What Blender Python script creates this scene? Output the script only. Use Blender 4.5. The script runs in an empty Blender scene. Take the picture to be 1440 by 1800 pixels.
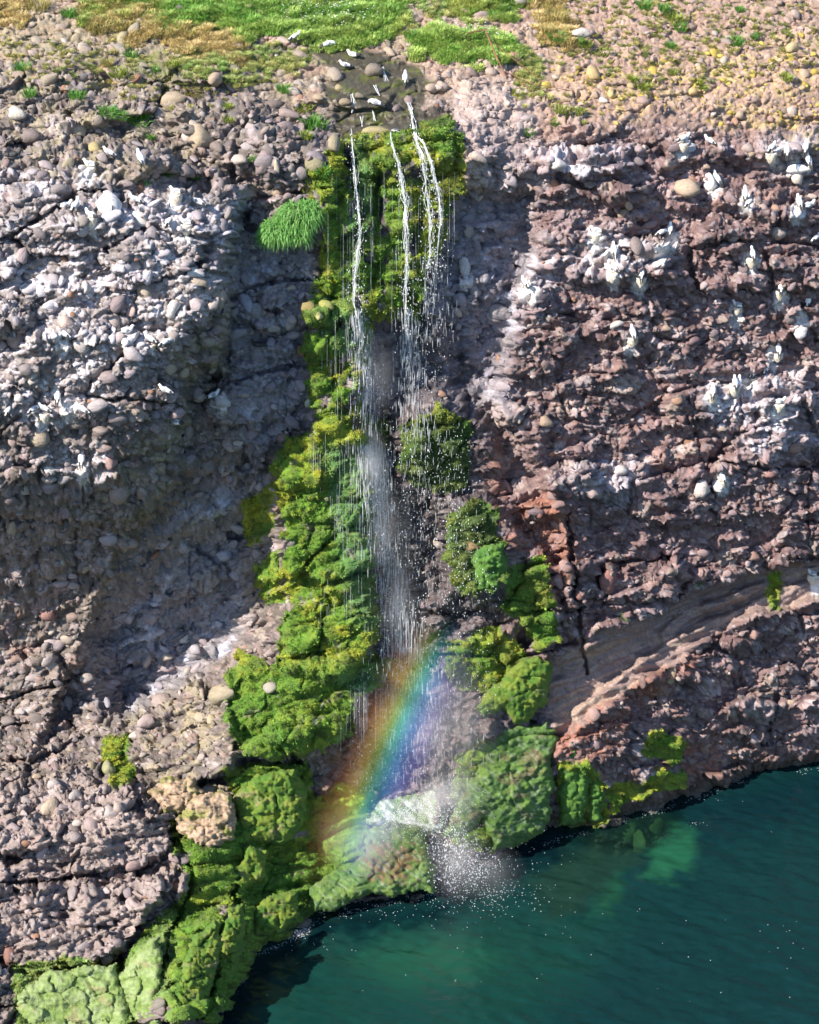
import bpy, math, random, time
import numpy as np
from mathutils import Vector, Euler, Matrix

random.seed(7)
rng = np.random.default_rng(11)
T0 = time.time()
scene = bpy.context.scene
COL = scene.collection

# ---------------------------------------------------------------- camera
FPX = 4162.0                      # focal length in pixels of a 1440 x 1800 frame
CAM = np.array([0.0, -47.0, 32.0])
PITCH = math.radians(25.0)
cam_d = bpy.data.cameras.new("camera")
cam = bpy.data.objects.new("camera", cam_d)
COL.objects.link(cam)
cam.location = CAM
cam.rotation_euler = (math.radians(90) - PITCH, 0, 0)
cam_d.sensor_fit = 'VERTICAL'
cam_d.sensor_height = 24.0
cam_d.lens = 24.0 * FPX / 1800.0
cam_d.clip_start = 0.5
cam_d.clip_end = 6000
scene.camera = cam
FWD = np.array([0, math.cos(PITCH), -math.sin(PITCH)])
UPV = np.array([0, math.sin(PITCH), math.cos(PITCH)])

# ---------------------------------------------------------------- light
SUN = np.array([-0.60, -0.508, 0.612]); SUN /= np.linalg.norm(SUN)
elev = math.asin(SUN[2])
azim = math.atan2(SUN[0], SUN[1])
world = bpy.data.worlds.new("World")
scene.world = world
world.use_nodes = True
wn = world.node_tree
bg = wn.nodes["Background"]
sky = wn.nodes.new("ShaderNodeTexSky")
sky.sky_type = 'NISHITA'
sky.sun_disc = False
sky.sun_elevation = elev
sky.sun_rotation = azim
sky.ozone_density = 4.0
sky.dust_density = 0.4
wn.links.new(sky.outputs[0], bg.inputs[0])
bg.inputs[1].default_value = 0.115
sl = bpy.data.lights.new("sun", 'SUN')
sl.energy = 4.8
sl.angle = math.radians(0.5)
sl.color = (1.0, 0.90, 0.78)
so = bpy.data.objects.new("sun", sl)
COL.objects.link(so)
so.location = (-30, -30, 50)
so.rotation_euler = Vector(SUN).to_track_quat('Z', 'Y').to_euler()

vs = scene.view_settings
vs.view_transform = 'Standard'
vs.look = 'None'
vs.exposure = 1.07
vs.gamma = 1.0
vs.use_curve_mapping = False
scene.render.engine = 'CYCLES'
scene.cycles.max_bounces = 6
scene.cycles.diffuse_bounces = 3
scene.cycles.glossy_bounces = 2
scene.cycles.transmission_bounces = 3
scene.cycles.transparent_max_bounces = 24
scene.cycles.volume_bounces = 0
scene.cycles.caustics_reflective = False
scene.cycles.caustics_refractive = False
scene.cycles.use_denoising = True
scene.cycles.denoiser = 'OPENIMAGEDENOISE'
scene.cycles.denoising_input_passes = 'RGB_ALBEDO_NORMAL'
scene.cycles.denoising_prefilter = 'ACCURATE'

# ================================================================ noise
def _hash(ix, iy, seed):
    h = (ix.astype(np.int64) * 374761393 + iy.astype(np.int64) * 668265263 + seed * 974711) & 0xFFFFFFFF
    h = ((h ^ (h >> 13)) * 1274126177) & 0xFFFFFFFF
    h = (h ^ (h >> 16)) & 0xFFFFFFFF
    h = (h * 2246822519) & 0xFFFFFFFF
    return (h ^ (h >> 15)) & 0xFFFFFFFF

def _rnd(ix, iy, seed):
    return _hash(ix, iy, seed).astype(np.float32) / np.float32(4294967295.0)

def gnoise(x, y, seed=0):
    """gradient noise, about -1..1"""
    x = np.asarray(x, np.float32); y = np.asarray(y, np.float32)
    ix = np.floor(x); iy = np.floor(y)
    fx = x - ix; fy = y - iy
    ix = ix.astype(np.int64); iy = iy.astype(np.int64)
    u = fx * fx * fx * (fx * (fx * 6 - 15) + 10)
    v = fy * fy * fy * (fy * (fy * 6 - 15) + 10)
    r = []
    for dx in (0, 1):
        for dy in (0, 1):
            a = _rnd(ix + dx, iy + dy, seed) * np.float32(2 * math.pi)
            r.append(np.cos(a) * (fx - dx) + np.sin(a) * (fy - dy))
    n0 = r[0] + (r[2] - r[0]) * u
    n1 = r[1] + (r[3] - r[1]) * u
    return (n0 + (n1 - n0) * v) * 1.5

def fbm(x, y, octs=4, seed=0, gain=0.5):
    s = 0; a = 1.0; t = 0
    for o in range(octs):
        s = s + gnoise(x * 2 ** o + 17.3 * o, y * 2 ** o - 9.1 * o, seed + o) * a
        t += a; a *= gain
    return s / t

def ridged(x, y, octs=3, seed=0):
    s = 0; a = 1.0; t = 0
    for o in range(octs):
        s = s + (1 - np.abs(gnoise(x * 2 ** o + 5.3 * o, y * 2 ** o - 3.1 * o, seed + o)) * 1.6) * a
        t += a; a *= 0.5
    return s / t

def worley(x, y, seed=0):
    """F1, F2, random of the nearest cell, second random"""
    x = np.asarray(x, np.float32); y = np.asarray(y, np.float32)
    ix = np.floor(x).astype(np.int64); iy = np.floor(y).astype(np.int64)
    f1 = np.full(x.shape, 9.0, np.float32); f2 = f1.copy()
    cx = np.zeros_like(ix); cy = np.zeros_like(iy)
    for dx in (-1, 0, 1):
        for dy in (-1, 0, 1):
            jx = ix + dx; jy = iy + dy
            px_ = jx + 0.15 + 0.7 * _rnd(jx, jy, seed)
            py_ = jy + 0.15 + 0.7 * _rnd(jx, jy, seed + 51)
            d = ((px_ - x) ** 2 + (py_ - y) ** 2).astype(np.float32)
            m = d < f1
            f2 = np.where(m, f1, np.minimum(f2, d))
            f1 = np.where(m, d, f1)
            cx = np.where(m, jx, cx); cy = np.where(m, jy, cy)
    return np.sqrt(f1), np.sqrt(f2), _rnd(cx, cy, seed + 7), _rnd(cx, cy, seed + 8)

def sstep(a, b, x):
    t = np.clip((x - a) / (b - a), 0, 1)
    return t * t * (3 - 2 * t)

def sdf(poly, x, y):
    """signed distance to a polygon, positive inside"""
    d = np.full(x.shape, 1e9, np.float32)
    inside = np.zeros(x.shape, bool)
    n = len(poly)
    for i in range(n):
        ax, ay = poly[i]; bx, by = poly[(i + 1) % n]
        ex, ey = bx - ax, by - ay
        wx, wy = x - ax, y - ay
        t = np.clip((wx * ex + wy * ey) / (ex * ex + ey * ey + 1e-9), 0, 1)
        d = np.minimum(d, (wx - ex * t) ** 2 + (wy - ey * t) ** 2)
        c = ((ay <= y) & (by > y)) | ((by <= y) & (ay > y))
        if ey != 0:
            inside ^= c & (x < ax + (y - ay) / ey * ex)
    return np.where(inside, 1, -1) * np.sqrt(d)

def polydist(pts, x, y):
    d = np.full(x.shape, 1e9, np.float32)
    for (ax, ay), (bx, by) in zip(pts[:-1], pts[1:]):
        ex, ey = bx - ax, by - ay
        wx, wy = x - ax, y - ay
        t = np.clip((wx * ex + wy * ey) / (ex * ex + ey * ey + 1e-9), 0, 1)
        d = np.minimum(d, (wx - ex * t) ** 2 + (wy - ey * t) ** 2)
    return np.sqrt(d)

# ================================================================ projection
def ray(px, py):
    px = np.asarray(px, np.float64); py = np.asarray(py, np.float64)
    d = FWD[None, :] + np.zeros(px.shape + (3,))
    d = d.reshape(px.shape + (3,)).copy()
    d[..., 0] += (px - 720) / FPX
    k = (900 - py) / FPX
    d[..., 1] += k * UPV[1]
    d[..., 2] += k * UPV[2]
    return d

def on_y(px, py, y):
    d = ray(px, py)
    t = (y - CAM[1]) / d[..., 1]
    return CAM + d * t[..., None]

def on_z(px, py, z=0.0):
    d = ray(px, py)
    t = (z - CAM[2]) / d[..., 2]
    return CAM + d * t[..., None]

def project(P):
    r = P - CAM
    f = r @ FWD
    return 720 + FPX * r[..., 0] / f, 900 - FPX * (r @ UPV) / f, f

# ================================================================ base surface
WATERLINE = [(-900, 2320), (-300, 2120), (200, 1925), (330, 1835), (385, 1790), (425, 1710), (450, 1665), (520, 1640), (560, 1605),
             (640, 1585), (760, 1560), (850, 1510), (900, 1490), (970, 1468), (1040, 1448), (1120, 1425), (1200, 1400),
             (1300, 1362), (1440, 1338), (1800, 1275), (2400, 1200)]
ctrl = []
def C(px, py, y): ctrl.append((px, py, y))
for px, v in ((-900, (17, 6.5, 3.2, 1.8, 0.9, .5, 2.2, 3.2)), (0, (18, 6.5, 3.7, 2.0, 0.9, .4, 2.3, 3.6)), (330, (18.3, 7, 4.2, 2.4, 1.3, 1.2, 2.5, 2.6)),
              (720, (18.5, 8, 5.3, 3.2, 2.7, 2.4, 2.2, 1.7)), (1080, (19.5, 9, 6.6, 4.7, 4.2, 3.7, 3.4, 3.2)),
              (1440, (20.5, 10.2, 8, 6.5, 5.9, 5.5, 5.4, 5.8)), (2300, (23, 14, 12, 11, 10, 10, 10, 10.5))):
    for py, y in zip((-400, 0, 120, 235, 420, 700, 1000, 1270), v):
        C(px, py, y)
for c in ((0, 1400, -.4), (0, 1600, -3), (0, 1800, -5.6), (200, 1400, -.3), (200, 1600, -2.2), (200, 1800, -5.0), (400, 1300, .7),
          (400, 1500, -.7), (400, 1680, -3.4), (520, 1400, .8), (520, 1550, -.2), (-900, 1450, -1), (-900, 1700, -6), (720, 1450, 1.3)):
    C(*c)
for px, py in WATERLINE:
    y = on_z(px, py)[1]
    C(px, py, y)
    C(px, py + 120, y - 0.25)
ctrl = np.array(ctrl, float)
def tps_fit(c, lam=0.02):
    X = c[:, :2] / 400.0; n = len(c)
    r2 = ((X[:, None] - X[None]) ** 2).sum(-1)
    K = np.where(r2 > 0, r2 * np.log(r2 + 1e-12), 0) + lam * np.eye(n)
    Pm = np.hstack([np.ones((n, 1)), X])
    A = np.block([[K, Pm], [Pm.T, np.zeros((3, 3))]])
    return X, np.linalg.solve(A, np.concatenate([c[:, 2], np.zeros(3)]))
TX, TW = tps_fit(ctrl)
def base_y(px, py):
    x = np.asarray(px, np.float64) / 400; y = np.asarray(py, np.float64) / 400
    s = TW[-3] + TW[-2] * x + TW[-1] * y
    for i in range(len(TX)):
        r2 = (x - TX[i, 0]) ** 2 + (y - TX[i, 1]) ** 2
        s = s + TW[i] * r2 * np.log(r2 + 1e-12)
    return s

# grid lines: even inside the frame, widening outside it
def lines(lo, a, b, hi, step, grow=1.045):
    mid = list(np.arange(a, b, step))
    l, s, x = [], step, a
    while x > lo: s *= grow; x -= s; l.append(x)
    r, s, x = [], step, mid[-1]
    while x < hi: s *= grow; x += s; r.append(x)
    return np.array(l[::-1] + mid + r)
STEP = 2.15
gx = lines(-900, -25, 1465, 2350, STEP)
gy = lines(-420, -25, 1825, 2300, STEP)
PX, PY = np.meshgrid(gx, gy)
PX = PX.astype(np.float32); PY = PY.astype(np.float32)
Y0 = base_y(PX, PY)
# a smoother copy of the surface coordinates: a across, b along the surface, in metres
P0 = on_y(PX, PY, Y0)
A_ = P0[..., 0].astype(np.float32)
B_ = (-P0[..., 2] - .9 * (P0[..., 1] - .28 * P0[..., 0])).astype(np.float32)
i900 = np.argmin(np.abs(gy - 900))
print("grid", PX.shape, "t", round(time.time() - T0, 1))

# ragged version of the pixel coordinates, for outlines that wander like rock does
WX = PX + 16 * fbm(A_ / 1.1, B_ / 1.1, 4, 3, .6)
WY = PY + 16 * fbm(A_ / 1.1 + 40, B_ / 1.1, 4, 5, .6)

def soft(poly, w, x=None, y=None):
    x = WX if x is None else x; y = WY if y is None else y
    p = np.array(poly, float)
    m = 30 + w
    x0, x1 = p[:, 0].min() - m, p[:, 0].max() + m; y0, y1 = p[:, 1].min() - m, p[:, 1].max() + m
    j0, j1 = np.searchsorted(gx, [x0, x1]); i0, i1 = np.searchsorted(gy, [y0, y1])
    out = np.zeros(PX.shape, np.float32)
    if j1 > j0 and i1 > i0:
        s = sdf(poly, x[i0:i1, j0:j1], y[i0:i1, j0:j1])
        out[i0:i1, j0:j1] = sstep(-w, w, s)
    return out

# ------------------------------------------------ relief of the cliff (metres towards the camera)
F = np.zeros(PX.shape, np.float32)
def bulge(poly, h, w): 
    global F
    F = F + h * soft(poly, w)
# left buttress
bulge([(-1000, 255), (300, 270), (425, 330), (405, 430), (400, 560), (385, 640), (322, 665), (312, 760), (300, 835), (240, 930),
       (185, 1010), (150, 1120), (110, 1230), (60, 1330), (-1000, 1380)], .55, 12)
bulge([(-1000, 255), (300, 270), (425, 330), (405, 430), (400, 560), (385, 640), (322, 665), (312, 760), (300, 835), (235, 920), (120, 930), (-20, 900), (-1000, 900)], .5, 14)
bulge([(-1000, 500), (200, 500), (260, 760), (200, 880), (80, 880), (-1000, 860)], .32, 60)
bulge([(200, 1262), (175, 1120), (285, 955), (420, 905), (478, 950), (492, 1160), (425, 1185), (335, 1195), (245, 1250)], -1.15, 28)
bulge([(-1000, 960), (170, 960), (150, 1120), (170, 1290), (60, 1350), (-1000, 1360)], -.5, 40)
bulge([(-1000, 300), (270, 330), (380, 390), (380, 560), (300, 700), (250, 800), (120, 860), (-1000, 900)], .45, 45)
# brow above the shaded recess, left of the fall
bulge([(300, 180), (440, 190), (560, 250), (540, 330), (470, 325), (430, 300), (330, 275)], .45, 14)
bulge([(430, 220), (580, 240), (600, 300), (560, 420), (530, 440), (480, 330)], .35, 16)
# recess
bulge([(410, 340), (530, 440), (545, 640), (545, 760), (470, 860), (430, 980), (420, 1120), (330, 1200), (180, 1270), (160, 1120), (250, 940), (310, 850),
       (330, 680), (400, 560)], -.45, 22)
# mossy wall under the lip of the fall
bulge([(545, 270), (620, 235), (800, 225), (830, 300), (790, 380), (760, 470), (700, 540), (610, 560), (570, 500), (560, 400)], .5, 14)
bulge([(545, 530), (640, 545), (635, 650), (620, 770), (560, 760), (540, 640)], .65, 12)
bulge([(480, 800), (560, 750), (640, 770), (655, 900), (655, 1130), (600, 1190), (510, 1180), (500, 1000), (470, 900)], .85, 12)
bulge([(380, 1200), (500, 1170), (690, 1155), (700, 1190), (610, 1250), (590, 1310), (470, 1330), (400, 1290)], .9, 12)
bulge([(420, 1040), (500, 970), (508, 1180), (440, 1200)], .25, 10)
# chute behind the falling water
bulge([(640, 560), (720, 560), (790, 640), (700, 720), (690, 900), (760, 1100), (720, 1320), (640, 1330), (660, 1100), (650, 800)], -.5, 25)
# mound right of the chute
bulge([(700, 730), (770, 695), (850, 740), (870, 800), (900, 900), (900, 1010), (860, 1060), (790, 1040), (770, 900), (700, 860)], .65, 16)
bulge([(790, 880), (860, 870), (910, 930), (960, 980), (990, 1060), (1010, 1120), (960, 1150), (910, 1090), (850, 1060), (790, 1040)], .55, 12)
# overhanging brim and the alcove below it on the right
bulge([(810, 130), (960, 200), (1440, 240), (2400, 200), (2400, 330), (1440, 330), (1000, 340), (940, 330), (880, 345), (820, 320)], .35, 14)
bulge([(780, 345), (935, 345), (960, 400), (920, 470), (900, 560), (880, 660), (800, 680), (770, 500)], -.5, 16)
bulge([(930, 330), (1440, 330), (2400, 330), (2400, 960), (1440, 985), (1340, 1000), (1160, 1080), (1030, 1140), (1000, 1110), (1000, 980), (950, 840), (900, 760),
       (870, 690), (905, 560), (930, 470)], .55, 14)
bulge([(880, 700), (950, 730), (950, 820), (1050, 830), (1030, 1100), (960, 1010), (900, 870), (850, 780)], .25, 12)
bulge([(880, 860), (980, 850), (1010, 960), (1005, 1090), (960, 1080), (900, 960)], .3, 10)
# ledges on the right wall
for (x0, y0, x1, y1, h, d) in ((1000, 470, 1180, 455, 26, .3), (1170, 265, 1440, 250, 22, .3), (1180, 335, 1290, 330, 30, .2), (950, 275, 1100, 268, 30, .3),
                               (1180, 680, 1420, 655, 70, .35), (960, 830, 1130, 815, 36, .4), (1290, 770, 1400, 690, 60, .3), (1180, 395, 1330, 400, 24, .2),
                               (1290, 340, 1420, 360, 26, .22), (1000, 400, 1100, 420, 20, .22), (1040, 560, 1150, 590, 24, .25),
                               (40, 700, 260, 690, 26, .15), (60, 590, 330, 575, 30, .15), (80, 370, 380, 385, 30, .12),
                               (30, 820, 210, 810, 26, .2), (240, 270, 300, 275, 20, .2), (1300, 1240, 1440, 1225, 20, .25), (1150, 1250, 1330, 1215, 22, .2)):
    bulge([(x0, y0), (x1, y1), (x1 + 10, y1 + h), ((x0 + x1) / 2, (y0 + y1) / 2 + h * 1.35), (x0 - 8, y0 + h)], d, 8)
# vertical joints
def crack(pts, w, d):
    global F
    F = F - d * (1 - sstep(w * .4, w, polydist(pts, WX + 7 * fbm(B_ / .45, A_ / .45, 3, 19), WY)))
crack([(1000, 900), (1012, 1000), (1018, 1060), (1022, 1150), (1030, 1180)], 5, .35)
# hollows between the mossy cushions of the fall
for hx, hy, rx, ry, dp in ((590, 330, 12, 40, .3), (662, 350, 16, 60, .4), (735, 400, 12, 50, .3), (600, 440, 20, 30, .3), (665, 480, 22, 30, .35), (655, 270, 26, 12, .25), (590, 640, 22, 26, .35), (605, 720, 26, 20, .35), (600, 1060, 26, 12, .25), (545, 1130, 24, 10, .25), (570, 1300, 40, 22, .4), (445, 1290, 16, 20, .25), (700, 1240, 60, 50, .3)):
    r = np.sqrt(((WX - hx) / rx) ** 2 + ((WY - hy) / ry) ** 2)
    F = F - dp * (1 - sstep(.5, 1.2, r))
crack([(1300, 700), (1292, 790), (1288, 830)], 3, .12)
crack([(1420, 760), (1425, 850), (1420, 980)], 3, .12)
crack([(412, 440), (402, 560), (400, 640), (392, 700)], 5, .2)
crack([(335, 960), (336, 1060), (340, 1110)], 3, .15)
crack([(1210, 700), (1240, 870)], 3, .12)
crack([(500, 980), (508, 1080), (500, 1180)], 5, .25)
crack([(600, 560), (560, 640)], 4, .2)
# diagonal sandstone bed crossing the lower right wall, with its overhanging shadow line
SLAB = [(965, 1160), (1015, 1130), (1070, 1105), (1150, 1080), (1240, 1035), (1340, 1005), (1445, 985), (1520, 960), (2400, 860), (2400, 1000), (1520, 1035), (1440, 1055), (1330, 1080), (1260, 1110),
        (1180, 1170), (1080, 1230), (1010, 1290), (975, 1290), (960, 1230)]
SXW = PX * .7 + WX * .3; SYW = PY * .7 + WY * .3
slab_m = soft(SLAB, 6, SXW, SYW)
dip = (WY - 1160) + (WX - 965) * 0.40        # distance across the bedding of that bed
F = F + slab_m * (.05 * sstep(30, 36, dip)  - .05)
F = F + .26 * soft([(1160, 1112), (1200, 1072), (1280, 1045), (1345, 1022), (1352, 1036), (1270, 1064), (1212, 1092), (1165, 1130)], 5, SXW, SYW)
F = F + .36 * soft([(1005, 1252), (1060, 1212), (1120, 1165), (1175, 1125), (1260, 1090), (1345, 1042), (1440, 1012), (2400, 900), (2400, 990), (1445, 1060), (1260, 1117), (1180, 1175), (1080, 1237), (1010, 1294)], 6, SXW, SYW)
bulge([(1180, 1170), (1260, 1110), (1330, 1080), (1440, 1055), (2400, 900), (2400, 1250), (1440, 1330), (1300, 1350), (1200, 1390), (1040, 1430), (990, 1420), (975, 1300), (1080, 1235)], .35, 12)
# lower left shelf with its pitted edge
bulge([(-900, 1385), (60, 1375), (150, 1355), (230, 1375), (290, 1420), (300, 1480), (315, 1510), (230, 1535), (120, 1545), (130, 1490), (-900, 1520)], .45, 10)
bulge([(-900, 1560), (120, 1560), (240, 1545), (310, 1530), (330, 1560), (270, 1610), (230, 1660), (130, 1700), (100, 1660), (-900, 1690)], .5, 10)
bulge([(215, 1620), (280, 1570), (310, 1600), (290, 1680), (200, 1700), (150, 1690)], .25, 8)
bulge([(230, 1330), (240, 1260), (330, 1200), (400, 1230), (420, 1300), (420, 1350), (350, 1375), (300, 1375)], .55, 10)
bulge([(300, 1480), (400, 1500), (425, 1570), (400, 1640), (330, 1640), (310, 1560)], .3, 10)
bulge([(320, 1640), (400, 1590), (440, 1600), (420, 1700), (380, 1790), (300, 1800)], .4, 9)
crack([(120, 1545), (170, 1535), (240, 1528), (300, 1500), (318, 1470)], 9, .45)
crack([(225, 1665), (262, 1610), (300, 1572), (315, 1540)], 9, .4)
crack([(0, 1555), (60, 1560), (120, 1545), (135, 1500)], 6, .3)
crack([(0, 1690), (60, 1720), (120, 1700), (210, 1690), (232, 1740), (240, 1800)], 10, .4)
crack([(232, 1375), (240, 1410), (262, 1440), (300, 1450), (300, 1480)], 10, .4)
crack([(340, 1385), (380, 1372), (420, 1352), (440, 1340), (520, 1330)], 12, .5)
crack([(300, 1480), (340, 1520), (330, 1580), (300, 1640), (290, 1720)], 8, .35)
crack([(400, 1560), (420, 1600), (380, 1640), (372, 1720), (350, 1790)], 8, .35)
shelf = soft([(-900, 1380), (230, 1370), (310, 1440), (320, 1560), (230, 1680), (-900, 1710)], 20)
F = F + shelf * (.20 * fbm(A_ / .55, B_ / .4, 4, 28, .6) - .10 * np.clip(1 - np.abs(fbm(A_ / .7, B_ / .5, 3, 29)) * 4, 0, 1))
# holes left by fallen cobbles
HOLES = [(30, 265, 24, 14, .4), (350, 1030, 12, 9, .3), (300, 1038, 10, 7, .25), (20, 1510, 18, 13, .45), (25, 1568, 14, 8, .35), (1167, 982, 13, 14, .35), (42, 815, 20, 12, .3),
         (365, 655, 30, 20, .5), (345, 320, 34, 16, .4), (25, 590, 26, 24, .22), (218, 1580, 9, 11, .3), (415, 940, 20, 12, .35), (430, 820, 18, 12, .3), (480, 545, 20, 10, .3), (985, 1050, 12, 9, .3),
         (1410, 820, 12, 12, .3), (1130, 640, 36, 14, .3), (900, 555, 10, 9, .2), (925, 1120, 22, 24, .5), (900, 1015, 18, 8, .35), (60, 1555, 10, 8, .3), (115, 1615, 12, 12, .25), (258, 1400, 16, 8, .3),
         (1100, 600, 10, 8, .2), (1240, 240, 20, 8, .3), (1250, 330, 26, 10, .2), (75, 1655, 10, 10, .3), (1060, 470, 30, 10, .2), (1090, 1000, 14, 22, .3), (1015, 560, 40, 10, .25), (865, 420, 30, 14, .15)]
for hx, hy, rx, ry, dp in HOLES:
    r = np.sqrt(((WX * .3 + PX * .7 - hx) / rx) ** 2 + ((WY * .3 + PY * .7 - hy) / ry) ** 2)
    F = F - dp * (1 - sstep(.6, 1.1, r))
# generic swells, ledges and gullies
top_m = sstep(260, 150, PY + 30 * fbm(A_ / 2, B_ / 2, 3, 9) - 40 * sstep(780, 900, PX) + 20 + 75 * (1 - sstep(380, 520, PX)))   # 1 on the ground above the brow
face = 1 - top_m
crag = np.clip(1 - np.abs(fbm(A_ / 1.1, B_ / .62, 3, 27)) * 3.2, 0, 1)
F = F + face * (.30 * fbm(A_ / 3.5, B_ / 3.0, 2, 21) + (.26 - .08 * sstep(700, 1000, PX)) * fbm(A_ / 1.2, B_ / .8, 4, 22, .6) - .07 * crag) + top_m * .25 * fbm(A_ / 3, B_ / 2, 3, 25)
def blocks(sa, sb, seed, amp, gr, wv=1.0):
    x = A_ + .30 * wv * fbm(A_ / 1.3, B_ / 1.3, 3, seed + 1) ; y = B_ + .25 * wv * fbm(A_ / 1.3 + 7, B_ / 1.3, 3, seed + 2)
    f1, f2, r1, r2 = worley((x + .25 * y) / sa, (y - .1 * x) / sb, seed)
    e = f2 - f1
    tiltp = (r2 - .5) * (f1) * 1.2
    return amp * (sstep(0, .16, e) * (r1 - .35) + tiltp * .5) - gr * (1 - sstep(.0, .10, e))
crag_w = face * (1 - .55 * soft([(780, 345), (935, 345), (940, 480), (890, 660), (900, 720), (800, 690), (640, 720), (630, 570), (740, 550), (770, 480)], 15)) * (1 - slab_m * .9)
F = F + crag_w * (blocks(2.1, 1.2, 301, .56, .10) + blocks(.85, .5, 305, .17, .05)) + top_m * (blocks(1.6, .9, 309, .16, .05) + blocks(.6, .4, 313, .12, .05))
bed = (B_ + .16 * A_ + .35 * fbm(A_ / 3, B_ / 3, 3, 31)) / .62
tri = bed - np.floor(bed)
ledg = sstep(-.1, .5, fbm(A_ / 1.1, B_ / .8, 2, 35))
rg = sstep(700, 1000, PX)
F = F + face * (.10 + .10 * rg) * (sstep(0, .25, tri) * (1 - sstep(.55, 1.0, tri))) * (1.6 * ledg)

# move the points along their view rays by F
D = ray(PX, PY); D /= np.linalg.norm(D, axis=-1, keepdims=True)
P1 = P0 - D * (F / -(-D[..., 1]))[..., None] * 1.0
print("features", round(time.time() - T0, 1))

def blur(a, n):
    for ax in (0, 1):
        for _ in range(2):
            c = np.cumsum(np.concatenate([np.repeat(a.take([0], ax), n + 1, ax), a, np.repeat(a.take([-1], ax), n, ax)], ax), ax)
            L = a.shape[ax]
            a = (c.take(range(2 * n + 1, 2 * n + 1 + L), ax) - c.take(range(0, L), ax)) / (2 * n + 1)
    return a
def normals(P):
    du = np.gradient(P, axis=1); dv = np.gradient(P, axis=0)
    n = np.cross(dv, du)
    return n / (np.linalg.norm(n, axis=-1, keepdims=True) + 1e-12)
NB = normals(np.stack([blur(P1[..., k], 6) for k in range(3)], -1))
if NB[i900, len(gx) // 2, 1] > 0: NB = -NB

# ------------------------------------------------ what grows and lies on it (masks, 0..1)
def msk(polys, w=10, rough=1.0):
    m = np.zeros(PX.shape, np.float32)
    for p in polys: m = np.maximum(m, soft(p, w))
    return m
MOSS_FALL = [[(535, 300), (600, 240), (640, 228), (700, 238), (790, 205), (812, 260), (815, 335), (785, 350), (775, 410), (745, 500), (735, 560), (650, 560), (640, 640), (625, 700), (645, 720), (690, 740), (690, 800), (640, 800),
              (655, 900), (660, 1150), (700, 1160), (695, 1190), (620, 1220), (620, 1290), (540, 1320), (480, 1330), (430, 1320), (395, 1260), (400, 1200), (430, 1150), (480, 1170), (500, 1150),
              (505, 1000), (500, 900), (480, 830), (505, 780), (560, 750), (550, 700), (540, 620), (545, 540), (560, 480), (570, 400), (545, 330)],
             [(425, 880), (480, 850), (485, 930), (440, 960)], [(455, 990), (500, 970), (498, 1060), (465, 1060)]]
MOSS_RIGHT = [[(705, 745), (775, 715), (820, 745), (826, 830), (800, 865), (720, 850)], [(795, 905), (845, 880), (875, 900), (880, 960), (885, 1005), (860, 1042), (802, 1035), (785, 960)],
              [(888, 1000), (935, 975), (960, 1000), (972, 1060), (985, 1120), (950, 1142), (918, 1090), (885, 1055)]]
MOSS_LEFT = [[(395, 1350), (540, 1330), (545, 1420), (540, 1500), (640, 1440), (640, 1500), (560, 1590), (520, 1640), (450, 1670), (425, 1710), (395, 1790), (300, 1790), (220, 1700), (270, 1620), (330, 1560), (310, 1490), (385, 1480), (420, 1400)],
             [(300, 1440), (330, 1450), (340, 1500), (300, 1510)], [(190, 1300), (230, 1290), (235, 1370), (200, 1390), (180, 1340)], [(20, 1700), (120, 1680), (230, 1690), (240, 1810), (30, 1810)]]
MOSS_SHORE = [[(980, 1340), (1030, 1330), (1062, 1370), (1066, 1440), (985, 1450)], [(1066, 1385), (1130, 1365), (1195, 1345), (1205, 1372), (1120, 1405), (1066, 1425)],
              [(1352, 1008), (1378, 1005), (1368, 1070), (1345, 1072)], [(1115, 1320), (1150, 1280), (1200, 1300), (1190, 1350)],
              [(540, 1420), (590, 1380), (640, 1400), (650, 1460), (640, 1520), (560, 1600), (530, 1540)]]
nz1 = fbm(A_ / .5, B_ / .4, 4, 61, .6)
nz2 = fbm(A_ / 1.6, B_ / 1.6, 4, 62)
nz3 = fbm(A_ / .16, B_ / .13, 3, 63, .6)
def edge(m, k=.8): return np.clip((m - .5) * 1.7 + .5 + k * nz1 + .25 * nz3 + .12, 0, 1) * (m > .02)
mf = edge(msk(MOSS_FALL, 14)); mf = np.clip(mf - (.9 * sstep(790, 700, PY) + .5 * sstep(700, 790, PY)) * sstep(.06, .34, fbm(A_ / .38, B_ / .6, 4, 64, .6)), 0, 1); mr = edge(msk(MOSS_RIGHT, 16)); ml = edge(msk(MOSS_LEFT, 16)); ml = np.clip(ml - .8 * sstep(.18, .42, fbm(A_ / .75 + 4, B_ / .6, 4, 65, .6)), 0, 1); ms = edge(msk(MOSS_SHORE, 12) - .1, 1.3)
ms = np.maximum(ms, edge(msk([[(800, 1330), (850, 1300), (880, 1400), (860, 1500), (790, 1480)], [(780, 1130), (880, 1100), (920, 1160), (860, 1230), (790, 1200)]], 14)))
MOSS = np.maximum.reduce([mf, mr, ml, ms])
mossb = sstep(.42, .6, MOSS)
STREAM = [(545, 55), (580, 70), (640, 85), (700, 105), (740, 120), (760, 150), (745, 190), (800, 205), (790, 225), (720, 235), (640, 240), (600, 245), (575, 235), (590, 190), (560, 150), (600, 130), (560, 100), (530, 80)]
stream_m = soft(STREAM, 8)

# ------------------------------------------------ fine relief
H = np.zeros(PX.shape, np.float32)
rock_w = 1 - mossb
col = np.zeros(PX.shape + (3,), np.float32)
def setcol(mask, rgb):
    global col
    col = col * (1 - mask[..., None]) + np.asarray(rgb, np.float32) * mask[..., None]
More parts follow.
